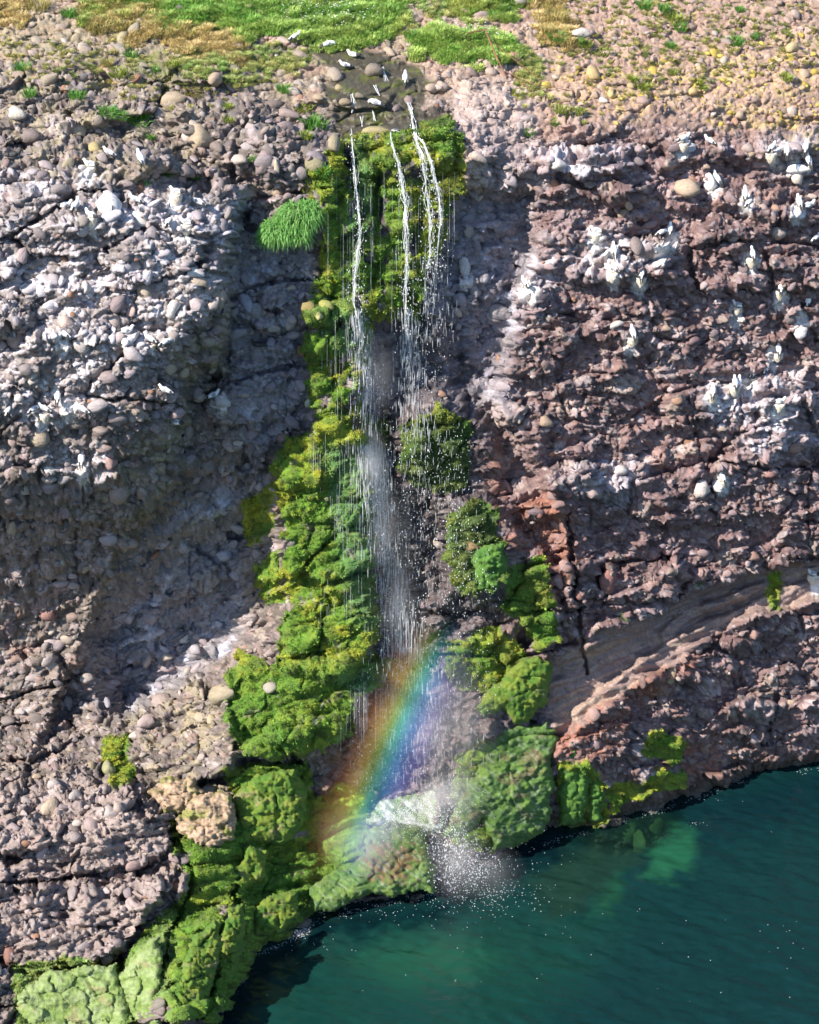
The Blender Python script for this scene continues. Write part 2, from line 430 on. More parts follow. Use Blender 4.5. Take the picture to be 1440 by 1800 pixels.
# stone matrix colour: mauve and brown greys, varied
warm = sstep(-.5, .5, nz2 + .3 * nz1)
matL = np.array([.150, .128, .108]); matR = np.array([.165, .108, .100]); matS = np.array([.20, .185, .19])
col[:] = matL * (1 - rg[..., None]) + matR * rg[..., None]
col *= (.75 + .5 * warm)[..., None]
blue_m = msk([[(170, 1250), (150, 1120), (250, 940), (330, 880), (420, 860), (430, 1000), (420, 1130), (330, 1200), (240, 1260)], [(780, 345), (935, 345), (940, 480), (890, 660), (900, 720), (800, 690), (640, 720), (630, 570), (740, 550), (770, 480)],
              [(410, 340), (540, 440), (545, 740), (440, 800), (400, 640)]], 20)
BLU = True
pal = np.array([(.27, .215, .21), (.20, .165, .17), (.31, .27, .25), (.24, .17, .16), (.33, .28, .22), (.14, .115, .125), (.38, .34, .33), (.26, .165, .13), (.20, .19, .19), (.30, .24, .20)], np.float32)
wa = A_ + .12 * fbm(A_ / .5, B_ / .5, 2, 41); wb = B_ + .12 * fbm(A_ / .5 + 9, B_ / .5, 2, 42)
slab_k = np.clip(slab_m * 1.2, 0, 1)
for k, (cell, asp, pres, hh) in enumerate(((.60, 1.3, .16, .42), (.33, 1.25, .28, .42), (.19, 1.2, .38, .38), (.115, 1.15, .45, .36))):
    ca, sa = math.cos(-.12), math.sin(-.12)
    u = (wa * ca - wb * sa) / (cell * asp); v = (wa * sa + wb * ca) / cell
    f1, f2, r1, r2 = worley(u, v, 100 + k * 10)
    lump = 1 + .25 * gnoise(wa / cell * 2.3, wb / cell * 2.3, 70 + k)
    rad = (.28 + .25 * r2) * lump
    there = (r1 < pres).astype(np.float32) * rock_w * (1 - slab_k * .95)
    dome = np.sqrt(np.clip(1 - (f1 / rad) ** 2, 0, 1)) * there
    hc = dome * hh * cell * (.35 + .35 * r2)
    groove = there * (1 - sstep(0, .09, np.abs(f1 - rad * 1.06))) * cell * .10
    H = np.maximum(H * (1 - .85 * sstep(0, .3, dome)), 0) + hc - groove
    ci = np.floor((r1 * 977) % 1 * len(pal)).astype(int) % len(pal)
    cc = pal[ci] * (.8 + .5 * r2)[..., None]
    cc = cc * .55 + col * .55
    m = (sstep(.05, .3, dome) * (.85 if k else .9))[..., None]
    col = col * (1 - m) + cc * m
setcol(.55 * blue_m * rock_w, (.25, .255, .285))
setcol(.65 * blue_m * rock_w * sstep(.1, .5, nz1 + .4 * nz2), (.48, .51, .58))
# ragged matrix between the stones
rag = .6 * np.abs(fbm(A_ / .36, B_ / .27, 4, 81, .6)) + .4 * ridged(A_ / .5, B_ / .35, 3, 82) * .5
H = H + rock_w * (1 - slab_k * .8) * ((.19 + .07 * rg * face) * rag + .03 * nz3 - .03)
pit = fbm(A_ / .35 + 31, B_ / .24, 3, 83)
H = H - rock_w * face * (1 - slab_k) * .22 * sstep(.18, .5, pit)
H = H + rock_w * face * (1 - slab_k) * (blocks(.34, .22, 331, .10, .035) + blocks(.19, .14, 335, .05, .02))
# fine bedding of the slab
H = H + slab_k * (.055 * gnoise(dip / 5 , WX / 160, 91) + .06 * gnoise(dip / 11, WX / 300, 92) + .015 * nz3)
setcol(slab_k * rock_w, (.26, .19, .165))
setcol(slab_k * rock_w * .6 * sstep(-.1, .5, gnoise(dip / 7, WX / 190, 93) + .3 * nz1), (.36, .28, .20))
setcol(slab_k * rock_w * .6 * sstep(.1, .5, gnoise(dip / 4 + 5, WX / 140, 94)), (.15, .10, .095))
# moss relief: hanging cushions, stepped
def cushions(a, b, n1, n3):
    sa_ = a + .10 * n1; sb_ = b + .08 * fbm(a / .4, b / .4, 2, 207)
    f1, f2, q1, r2 = worley(sa_ / .50, sb_ / .36, 201)
    f1, f2, q2, r4 = worley(sa_ / .17, sb_ / .15, 202)
    h = .045 * np.clip(1 - f1 * 1.2, 0, 1) * (.2 + q2)
    f1, f2, q3, r6 = worley(sa_ / .08, sb_ / .075, 203)
    h += .035 * np.clip(1 - f1, 0, 1) * (.4 + q3)
    h += .17 * fbm(a / .5, b / .42, 5, 208, .6) - .07 * np.clip(1 - 4 * np.abs(fbm(a / .5, b / .4, 3, 211)), 0, 1) + .03 * ridged(a / .10, b / .6, 2, 209)
    return h + .02 * n3, q1, q2, q3
ch, q1, q2, q3 = cushions(A_, B_, nz1, nz3)
H = H + mossb * ch * (1 - .45 * (ml > .4)) + .05 * sstep(.3, .6, MOSS)
H = H + mossb * .10 * ledg * (sstep(.0, .3, tri) * (1 - sstep(.5, 1.0, tri)))
# stream bed flattened
H = H * (1 - .7 * stream_m) - .02 * stream_m
P2 = P1 + NB * H[..., None]
NF = normals(P2)
if NF[i900, len(gx) // 2, 1] > 0: NF = -NF
print("relief", round(time.time() - T0, 1))

# ------------------------------------------------ colours that belong to things
# lichen, soil, guano, rust
upness = NF[..., 2]
ochre = msk([[(-100, 40), (200, 60), (380, 120), (340, 300), (150, 330), (-100, 180)], [(200, 820), (330, 720), (330, 840), (250, 930), (150, 900)], [(230, 1260), (330, 1190), (420, 1250), (410, 1440), (280, 1440), (250, 1350)],
             [(300, 560), (400, 540), (400, 640), (300, 680)], [(380, 430), (400, 400), (400, 600), (320, 640), (330, 600)]], 25)
setcol(.8 * ochre * rock_w * sstep(-.15, .35, nz1), (.29, .25, .15))
yel = msk([[(1050, 120), (1500, 60), (1500, 260), (1300, 220), (1180, 190), (1060, 220)], [(960, 100), (1060, 130), (1060, 180), (960, 160)], [(1340, 150), (1500, 150), (1500, 290), (1420, 250)]], 30)
setcol(.85 * yel * rock_w * sstep(-.08, .22, nz1 + .4 * nz3), (.44, .34, .09))
setcol(.6 * soft([(790, 235), (850, 290), (850, 340), (820, 330), (800, 300)], 8) * rock_w, (.50, .36, .20))
red = msk([[(970, 1290), (1080, 1230), (1180, 1170), (1250, 1130), (1200, 1190), (1100, 1270), (1060, 1330), (980, 1330)], [(880, 900), (960, 860), (1010, 900), (1010, 1010), (960, 1060), (900, 960), (850, 900), (840, 800), (870, 760), (900, 830)], [(1160, 1310), (1260, 1290), (1260, 1360), (1180, 1390)]], 16)
setcol(.8 * red * (1 - mossb) * sstep(-.4, .2, nz1), (.27, .115, .07))
pink = top_m * sstep(300, 900, PX)
setcol(.55 * pink, (.40, .29, .21))
setcol(.5 * top_m * (1 - sstep(300, 900, PX)), (.30, .25, .15))
setcol(.55 * top_m * sstep(-.1, .4, fbm(A_ / .9, B_ / .6, 3, 97)), (.34, .22, .17))
setcol(.5 * shelf * rock_w, (.33, .265, .235))
setcol(.4 * soft([(800, 130), (930, 140), (960, 330), (830, 330), (790, 240)], 20), (.44, .38, .36))
GUANO = [[(-100, 300), (120, 300), (220, 330), (400, 350), (420, 470), (360, 560), (300, 640), (120, 760), (-100, 680)],
         [(-100, 300), (60, 300), (60, 420), (-100, 430)], [(-100, 560), (120, 560), (290, 570), (300, 650), (120, 650), (-100, 680)], [(60, 770), (200, 780), (190, 860), (60, 860)],
         [(950, 260), (1110, 255), (1110, 300), (960, 320)], [(930, 440), (1080, 400), (1180, 450), (1060, 500), (930, 510)], [(1230, 660), (1440, 650), (1500, 800), (1300, 790), (1230, 730)],
         [(980, 830), (1130, 790), (1140, 860), (1010, 870)], [(1330, 240), (1440, 230), (1440, 310), (1350, 310)], [(780, 670), (850, 670), (870, 740), (820, 740), (780, 700)], [(1020, 390), (1110, 400), (1100, 440), (1030, 440)],
         [(1270, 820), (1300, 830), (1290, 860), (1260, 850)]]
gm = msk(GUANO, 22)
gv = fbm(A_ / .22, B_ / .5, 4, 71, .6) - .10 + .55 * fbm(A_ / 1.3, B_ / .9, 3, 78) + .35 * upness + .25 * (gm - .5) + .25 * nz2
guano = gm * sstep(.10, .45, gv) * (.6 + .4 * sstep(-.2, .4, fbm(A_ / .6, B_ / .4, 3, 77)))
setcol(.16 * gm * rock_w * (1 - top_m), (.50, .48, .49))
setcol(.74 * guano * rock_w * (1 - top_m), (.62, .60, .61))
NESTS = [(153, 300), (190, 352), (158, 385), (325, 398), (305, 345), (225, 590), (72, 730), (120, 712), (385, 700), (1197, 252), (1360, 268), (1395, 285), (1311, 350), (1402, 365), (1048, 420), (1078, 478), (1122, 490),
         (1293, 548), (1371, 512), (1410, 555), (1107, 600), (1360, 620), (1250, 695), (1285, 685), (1318, 668), (1367, 715), (1268, 840), (1075, 445), (1318, 452), (820, 480), (930, 500), (1436, 1018), (1180, 415), (300, 395), (1255, 320), (1160,440), (110, 600), (145, 820)]
ng = np.zeros(PX.shape, np.float32)
for nx, ny in NESTS:
    ng = np.maximum(ng, np.exp(-(((PX - nx) / 16) ** 2 + ((PY - ny - 10) / 26) ** 2)))
drip = fbm(A_ / .07, B_ / .7, 3, 75)
setcol(.9 * rock_w * sstep(.38, .70, ng + .35 * drip + .2 * nz3), (.68, .65, .60))
# moss colours
yg = sstep(-.25, .5, nz2 + .6 * nz1 + .5 * (q2 - .5))
mcol = np.array((.10, .205, .020)) * (1 - yg[..., None]) + np.array((.27, .29, .022)) * yg[..., None]
bright = msk([MOSS_LEFT[0], MOSS_SHORE[-1], MOSS_RIGHT[2], [(380, 1190), (620, 1160), (620, 1320), (400, 1320)]], 20)[..., None] * sstep(-.5, .2, nz1)[..., None] * .8
mcol = mcol * (1 - bright) + np.array((.085, .20, .022)) * bright
teal = msk([[(560, 540), (640, 545), (650, 640), (600, 640)], [(560, 780), (640, 780), (655, 920), (600, 940), (590, 850)], [(580, 1190), (690, 1150), (690, 1190), (620, 1210)], [(610, 250), (650, 250), (650, 430), (610, 430)], [(560, 780), (650, 780), (655, 1100), (620, 1100)]], 18)[..., None] * .75
mcol = mcol * (1 - teal) + np.array((.085, .20, .075)) * teal
lime = msk([[(20, 1700), (120, 1680), (240, 1690), (300, 1600), (300, 1800), (30, 1810)]], 20)[..., None] * .6
mcol = mcol * (1 - lime) + np.array((.22, .29, .11)) * lime
spots = sstep(.05, .35, fbm(A_ / .28, B_ / .22, 4, 214, .6))[..., None] * .65
mcol = mcol * (1 - spots) + np.array((.035, .055, .012)) * spots
brown = (sstep(.62, .8, q1) * .55 * sstep(540, 800, PX))[..., None] + .3 * sstep(.7, .9, q3)[..., None]
mcol = mcol * (1 - brown * .6) + np.array((.15, .13, .03)) * brown * .6
darkr = msk([*MOSS_RIGHT[:2], [(700, 740), (830, 740), (850, 900), (720, 920)]], 20)[..., None] * .75
mcol = mcol * (1 - darkr) + np.array((.035, .07, .022)) * darkr
col = col * (1 - mossb[..., None]) + mcol * mossb[..., None]
# grass on the ground above, soil below it
GRASS = [[(460, 55), (690, 55), (700, 75), (560, 85)], [(150, -60), (740, -60), (700, 60), (640, 75), (540, 60), (520, 45), (440, 60), (300, 55), (240, 30), (140, 40)], [(718, 75), (760, 55), (840, 52), (905, 85), (900, 110), (820, 112), (730, 100)], [(760, -60), (960, -60), (900, 30), (800, 30)],
         [(-60, -40), (60, -40), (50, 25), (-60, 30)], [(400, 90), (500, 85), (560, 110), (480, 130), (400, 120)], [(150, 40), (330, 55), (300, 80), (180, 70)], [(960, 40), (1010, 60), (1000, 80), (960, 75)],
         [(200, 90), (420, 85), (420, 130), (230, 140)]]
gr = msk(GRASS, 26)
grass_m = np.clip(gr * 1.1 + 1.1 * nz1 - .35, 0, 1) * (gr > .03)
setcol(.9 * grass_m, (.12, .15, .035))
zq = P2[..., 2]
setcol(.6 * (1 - mossb) * sstep(1.3, .3, zq + .6 * nz1 + .3 * nz2), (.085, .06, .045))
# below and near the waterline: dark wet weed
zz = P2[..., 2]
wl = sstep(.35, .0, zz + .25 * nz1)
setcol(.75 * wl, (.045, .05, .025))
wet = np.clip(np.maximum(msk([[(620, 540), (800, 540), (860, 700), (900, 1150), (980, 1300), (900, 1500), (560, 1600), (600, 1200), (650, 900)], [(560, 230), (800, 230), (780, 500), (560, 540)]], 30), stream_m) + wl * .6, 0, 1)
setcol(.75 * wet * (1 - mossb) * sstep(0, 1, wet), (.075, .065, .07))
setcol(.6 * (1 - mossb) * soft([(600, 1200), (700, 1180), (720, 1280), (640, 1400), (560, 1400), (560, 1320)], 20), (.16, .085, .045))
setcol(.85 * stream_m, (.06, .055, .035))
setcol(.7 * stream_m * sstep(.0, .35, nz1), (.10, .12, .02))
col[..., 2] *= 1.0 + .06 * (rock_w * (1 - top_m))
col = np.clip(col * (1 + .16 * nz3[..., None] + .10 * rng.standard_normal(PX.shape).astype(np.float32)[..., None]), .01, .85)
print("colours", round(time.time() - T0, 1))

# ================================================================ materials
def new_mat(name):
    m = bpy.data.materials.new(name); m.use_nodes = True
    nt = m.node_tree
    return m, nt, nt.nodes["Principled BSDF"]
def noise_node(nt, scale, detail=4, rough=.6, coord='Object'):
    tc = nt.nodes.new("ShaderNodeTexCoord")
    n = nt.nodes.new("ShaderNodeTexNoise")
    n.inputs["Scale"].default_value = scale
    n.inputs["Detail"].default_value = detail
    n.inputs["Roughness"].default_value = rough
    nt.links.new(tc.outputs[coord], n.inputs["Vector"])
    return n
def math_node(nt, op, a, b=None, clamp=False):
    n = nt.nodes.new("ShaderNodeMath"); n.operation = op; n.use_clamp = clamp
    for i, v in enumerate((a, b)):
        if v is None: continue
        if hasattr(v, "is_linked"): nt.links.new(v, n.inputs[i])
        else: n.inputs[i].default_value = v
    return n.outputs[0]
def mix_col(nt, fac, a, b, mode='MIX'):
    n = nt.nodes.new("ShaderNodeMix"); n.data_type = 'RGBA'; n.blend_type = mode
    for sock, v in ((n.inputs["Factor"], fac), (n.inputs[6], a), (n.inputs[7], b)):
        if hasattr(v, "is_linked"): nt.links.new(v, sock)
        elif isinstance(v, (int, float)): sock.default_value = v
        else: sock.default_value = (*v, 1)
    return n.outputs[2]
def attr_mat(name, rough=.9, bump=.5, bscale=28, bdist=.03, vary=.5, sheen=0, source='GEOMETRY', attr='col', wetr=.35):
    """colour from a stored colour, broken up by fine procedural noise; alpha of the colour = wetness"""
    m, nt, p = new_mat(name)
    if source == 'OBJECT':
        a = nt.nodes.new("ShaderNodeObjectInfo"); csock = a.outputs["Color"]; asock = a.outputs["Alpha"]
    else:
        a = nt.nodes.new("ShaderNodeAttribute"); a.attribute_name = attr; a.attribute_type = source
        csock = a.outputs["Color"]; asock = a.outputs["Alpha"]
    n = noise_node(nt, bscale, 5, .65)
    n2 = noise_node(nt, bscale * .35, 4, .6)
    f = math_node(nt, 'ADD', math_node(nt, 'MULTIPLY', math_node(nt, 'ADD', n.outputs[0], n2.outputs[0]), vary), 1 - vary)
    mul = nt.nodes.new("ShaderNodeVectorMath"); mul.operation = 'SCALE'
    nt.links.new(csock, mul.inputs[0]); nt.links.new(f, mul.inputs["Scale"])
    nt.links.new(mul.outputs[0], p.inputs["Base Color"])
    b = nt.nodes.new("ShaderNodeBump"); b.inputs["Strength"].default_value = bump; b.inputs["Distance"].default_value = bdist
    nt.links.new(math_node(nt, 'ADD', n.outputs[0], n2.outputs[0]), b.inputs["Height"])
    nt.links.new(b.outputs[0], p.inputs["Normal"])
    r = math_node(nt, 'SUBTRACT', rough, math_node(nt, 'MULTIPLY', asock, rough - wetr))
    if source == 'INSTANCER' or source == 'OBJECT': p.inputs["Roughness"].default_value = rough
    else: nt.links.new(r, p.inputs["Roughness"])
    p.inputs["Specular IOR Level"].default_value = .35
    if sheen:
        p.inputs["Sheen Weight"].default_value = sheen
        p.inputs["Sheen Tint"].default_value = (.6, .8, .3, 1)
    return m
M_ROCK = attr_mat("conglomerate", .9, .6, 26, .035, .7)
M_GROUND = attr_mat("stony_soil", .95, .6, 24, .03, .7)
M_MOSS = attr_mat("moss", .95, .9, 34, .04, .8, sheen=.15, wetr=.6)

def set_mesh(name, V, Q, C4=None, mat=None, smooth=True, parent=None, tris=None):
    """mesh from arrays: V (n,3), Q (m,4) quads"""
    me = bpy.data.meshes.new(name)
    nq = len(Q); k = Q.shape[1]
    me.vertices.add(len(V)); me.vertices.foreach_set("co", np.ascontiguousarray(V, np.float32).ravel())
    me.loops.add(nq * k); me.loops.foreach_set("vertex_index", np.ascontiguousarray(Q, np.int32).ravel())
    me.polygons.add(nq); me.polygons.foreach_set("loop_start", np.arange(0, nq * k, k, dtype=np.int32))
    me.polygons.foreach_set("loop_total", np.full(nq, k, np.int32))
    me.update(calc_edges=True)
    if C4 is not None:
        at_ = me.attributes.new("col", 'FLOAT_COLOR', 'POINT')
        at_.data.foreach_set("color", np.ascontiguousarray(C4, np.float32).ravel())
    if smooth: me.shade_smooth()
    if mat: me.materials.append(mat)
    o = bpy.data.objects.new(name, me); COL.objects.link(o)
    if parent: o.parent = parent
    return o
def tag(o, label=None, cat=None, group=None, kind=None):
    if label: o["label"] = label
    if cat: o["category"] = cat
    if group: o["group"] = group
    if kind: o["kind"] = kind
    return o
def empty(name, loc, label=None, cat=None, group=None):
    o = bpy.data.objects.new(name, None); COL.objects.link(o); o.location = loc
    o.empty_display_size = .1
    return tag(o, label, cat, group)

# ================================================================ the cliff sheet, split into cliff, ground and moss carpets
nr, nc = PX.shape
cls = np.zeros(PX.shape, np.int8)
cls[top_m > .5] = 1
for k, m in ((2, mf), (3, mr), (4, ml), (5, ms)):
    cls[(m > .5) & (m >= MOSS - 1e-6)] = k
cls[stream_m > .6] = 1
idx = np.arange(nr * nc).reshape(nr, nc)
quads = np.stack([idx[:-1, :-1], idx[1:, :-1], idx[1:, 1:], idx[:-1, 1:]], -1).reshape(-1, 4)
qc = cls[:-1, :-1].ravel()
zf = P2[..., 2].ravel()
keep = zf[quads].max(1) > -1.2
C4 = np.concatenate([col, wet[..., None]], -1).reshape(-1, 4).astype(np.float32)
Vall = P2.reshape(-1, 3)
def piece(name, k, mat):
    q = quads[keep & (qc == k)]
    used, inv = np.unique(q, return_inverse=True)
    return set_mesh(name, Vall[used], inv.reshape(-1, 4), C4[used], mat)
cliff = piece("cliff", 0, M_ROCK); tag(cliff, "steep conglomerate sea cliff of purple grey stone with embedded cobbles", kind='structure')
ground = piece("ground", 1, M_GROUND); tag(ground, "stony pinkish slope above the cliff brow", kind='structure')
for nm, k, lb in (("moss", 2, "yellow green moss curtain hanging under the lip of the waterfall"), ("moss", 3, "dark wet moss on the mound right of the falling water"),
                  ("moss", 4, "bright green moss over the lower left rocks by the sea"), ("moss", 5, "green weed and moss along the foot of the cliff by the pool")):
    tag(piece(nm, k, M_MOSS), lb, "moss", kind='stuff')
print("sheet", round(time.time() - T0, 1))
#--PART2--
# ------------------------------------------------ looking up the surface again
qx, qy, qd = project(P2)
RC = 3.0
RW, RH = int(1800 / RC), int(2200 / RC)
bi = ((qx + 180) / RC).astype(int); bj = ((qy + 180) / RC).astype(int)
ok_ = (bi >= 0) & (bi < RW) & (bj >= 0) & (bj < RH)
flat = (bj * RW + bi)[ok_]
order = np.lexsort((qd[ok_], flat))
fs = flat[order]; first = np.concatenate([[True], fs[1:] != fs[:-1]])
LUT = np.full(RW * RH, -1, np.int64)
vid = np.flatnonzero(ok_.ravel())
LUT[fs[first]] = vid[order][first]
LUT = LUT.reshape(RH, RW)
NFf = NF.reshape(-1, 3); NBf = NB.reshape(-1, 3)
def surf(px, py):
    i = int((px + 180) / RC); j = int((py + 180) / RC)
    for r in range(0, 8):
        sub = LUT[max(0, j - r):j + r + 1, max(0, i - r):i + r + 1].ravel()
        sub = sub[sub >= 0]
        if len(sub):
            k = sub[np.argmin([np.dot(Vall[s_] - CAM, FWD) for s_ in sub])] if r else sub[0]
            return Vall[k].copy(), NBf[k].copy(), k
    return on_y(px, py, float(base_y(px, py))), np.array([0, -1, 0.]), 0
colf = col.reshape(-1, 3)

# ================================================================ stones
import bmesh
def ico(sub):
    bm = bmesh.new(); bmesh.ops.create_icosphere(bm, subdivisions=sub, radius=1.0)
    V = np.array([v.co[:] for v in bm.verts]); T = np.array([[v.index for v in f.verts] for f in bm.faces]); bm.free()
    return V, T
def stone_mesh(name, seed, sub, flat_cut=.0, mat=None):
    V, T = ico(sub)
    r = np.random.default_rng(seed)
    d = np.ones(len(V))
    for _ in range(5):
        n = r.standard_normal(3); n /= np.linalg.norm(n)
        d += .10 * np.sin(V @ n * r.uniform(1.5, 3.5) + r.uniform(0, 6))
    V = V * d[:, None]
    for _ in range(5):
        n = r.standard_normal(3); n /= np.linalg.norm(n)
        V = V * (1 + .05 * np.sin(V @ n * r.uniform(5, 8) + r.uniform(0, 6)))[:, None]
    for _ in range(int(flat_cut)):
        n = r.standard_normal(3); n /= np.linalg.norm(n)
        c = r.uniform(.6, .82)
        o = np.clip(V @ n - c, 0, None)
        V = V - n[None] * (o * .85)[:, None]
    me = bpy.data.meshes.new(name)
    me.from_pydata(V.tolist(), [], T.tolist()); me.update(); me.shade_smooth()
    me.materials.append(mat)
    return me
M_COBBLE = attr_mat("cobble_stone", .85, .5, 5, .05, .7, source='OBJECT')
M_STONES = attr_mat("small_stones", .88, .5, 5, .05, .6, source='INSTANCER', attr='tint')
STONE_R = [stone_mesh("cobble", 10 + i, 2, (1, 5, 8)[i % 3], M_COBBLE) for i in range(6)]

def frame_from(n, yaw):
    n = n / np.linalg.norm(n, axis=-1, keepdims=True)
    t = np.zeros_like(n); t[..., 0] = 1
    t = t - n * (t * n).sum(-1, keepdims=True); t /= np.linalg.norm(t, axis=-1, keepdims=True)
    b = np.cross(n, t)
    c, s = np.cos(yaw)[..., None], np.sin(yaw)[..., None]
    t2 = t * c + b * s; b2 = b * c - t * s
    return t2, b2, n
def euler_of(t, b, n):
    ry = np.arcsin(np.clip(-t[..., 2], -1, 1)); rx = np.arctan2(b[..., 2], n[..., 2]); rz = np.arctan2(t[..., 1], t[..., 0])
    return np.stack([rx, ry, rz], -1)

def scatter(n, weight, rg_):
    w = (weight * inframe).ravel().astype(np.float64); w /= w.sum()
    return rg_.choice(len(w), size=n, replace=True, p=w)
cellarea = (np.gradient(gx)[None, :] * np.gradient(gy)[:, None]).astype(np.float32)
inframe = ((PX > -260) & (PX < 1700) & (PY > -160) & (P2[..., 2] > -.1)) * cellarea
GN_CACHE = {}
def instancer(name, pts, euler, scl, tint, sources, mat, kind='stuff', label=None, parent=None, pick=None):
    """one object of point-instanced geometry"""
    me = bpy.data.meshes.new(name)
    me.vertices.add(len(pts)); me.vertices.foreach_set("co", np.ascontiguousarray(pts, np.float32).ravel())
    for nm, arr, ty, key in (("rot", euler, 'FLOAT_VECTOR', "vector"), ("scl", scl, 'FLOAT_VECTOR', "vector"), ("tint", tint, 'FLOAT_COLOR', "color")):
        a = me.attributes.new(nm, ty, 'POINT'); a.data.foreach_set(key, np.ascontiguousarray(arr, np.float32).ravel())
    a = me.attributes.new("pick", 'INT', 'POINT')
    a.data.foreach_set("value", (pick if pick is not None else rng.integers(0, len(sources), len(pts))).astype(np.int32))
    me.update()
    o = bpy.data.objects.new(name, me); COL.objects.link(o)
    if parent: o.parent = parent
    ng_ = bpy.data.node_groups.new(name + "_nodes", 'GeometryNodeTree')
    ng_.interface.new_socket("Geometry", in_out='INPUT', socket_type='NodeSocketGeometry')
    ng_.interface.new_socket("Geometry", in_out='OUTPUT', socket_type='NodeSocketGeometry')
    N = ng_.nodes; L = ng_.links
    gi = N.new('NodeGroupInput'); go = N.new('NodeGroupOutput')
    join = N.new('GeometryNodeJoinGeometry')
    for s_ in reversed(sources):
        oi = N.new('GeometryNodeObjectInfo'); oi.inputs[0].default_value = s_; oi.transform_space = 'ORIGINAL'
        g2i = N.new('GeometryNodeGeometryToInstance')
        L.new(oi.outputs["Geometry"], g2i.inputs[0]); L.new(g2i.outputs[0], join.inputs[0])
    iop = N.new('GeometryNodeInstanceOnPoints')
    L.new(gi.outputs[0], iop.inputs["Points"]); L.new(join.outputs[0], iop.inputs["Instance"])
    iop.inputs["Pick Instance"].default_value = True
    def na(nm, ty):
        a = N.new('GeometryNodeInputNamedAttribute'); a.data_type = ty; a.inputs[0].default_value = nm
        return a.outputs[0]
    L.new(na("pick", 'INT'), iop.inputs["Instance Index"])
    e2r = N.new('FunctionNodeEulerToRotation'); L.new(na("rot", 'FLOAT_VECTOR'), e2r.inputs[0])
    L.new(e2r.outputs[0], iop.inputs["Rotation"])
    L.new(na("scl", 'FLOAT_VECTOR'), iop.inputs["Scale"])
    sm = N.new('GeometryNodeSetMaterial'); sm.inputs["Material"].default_value = mat
    L.new(iop.outputs[0], sm.inputs[0]); L.new(sm.outputs[0], go.inputs[0])
    md = o.modifiers.new("instances", 'NODES'); md.node_group = ng_
    return tag(o, label, kind=kind)

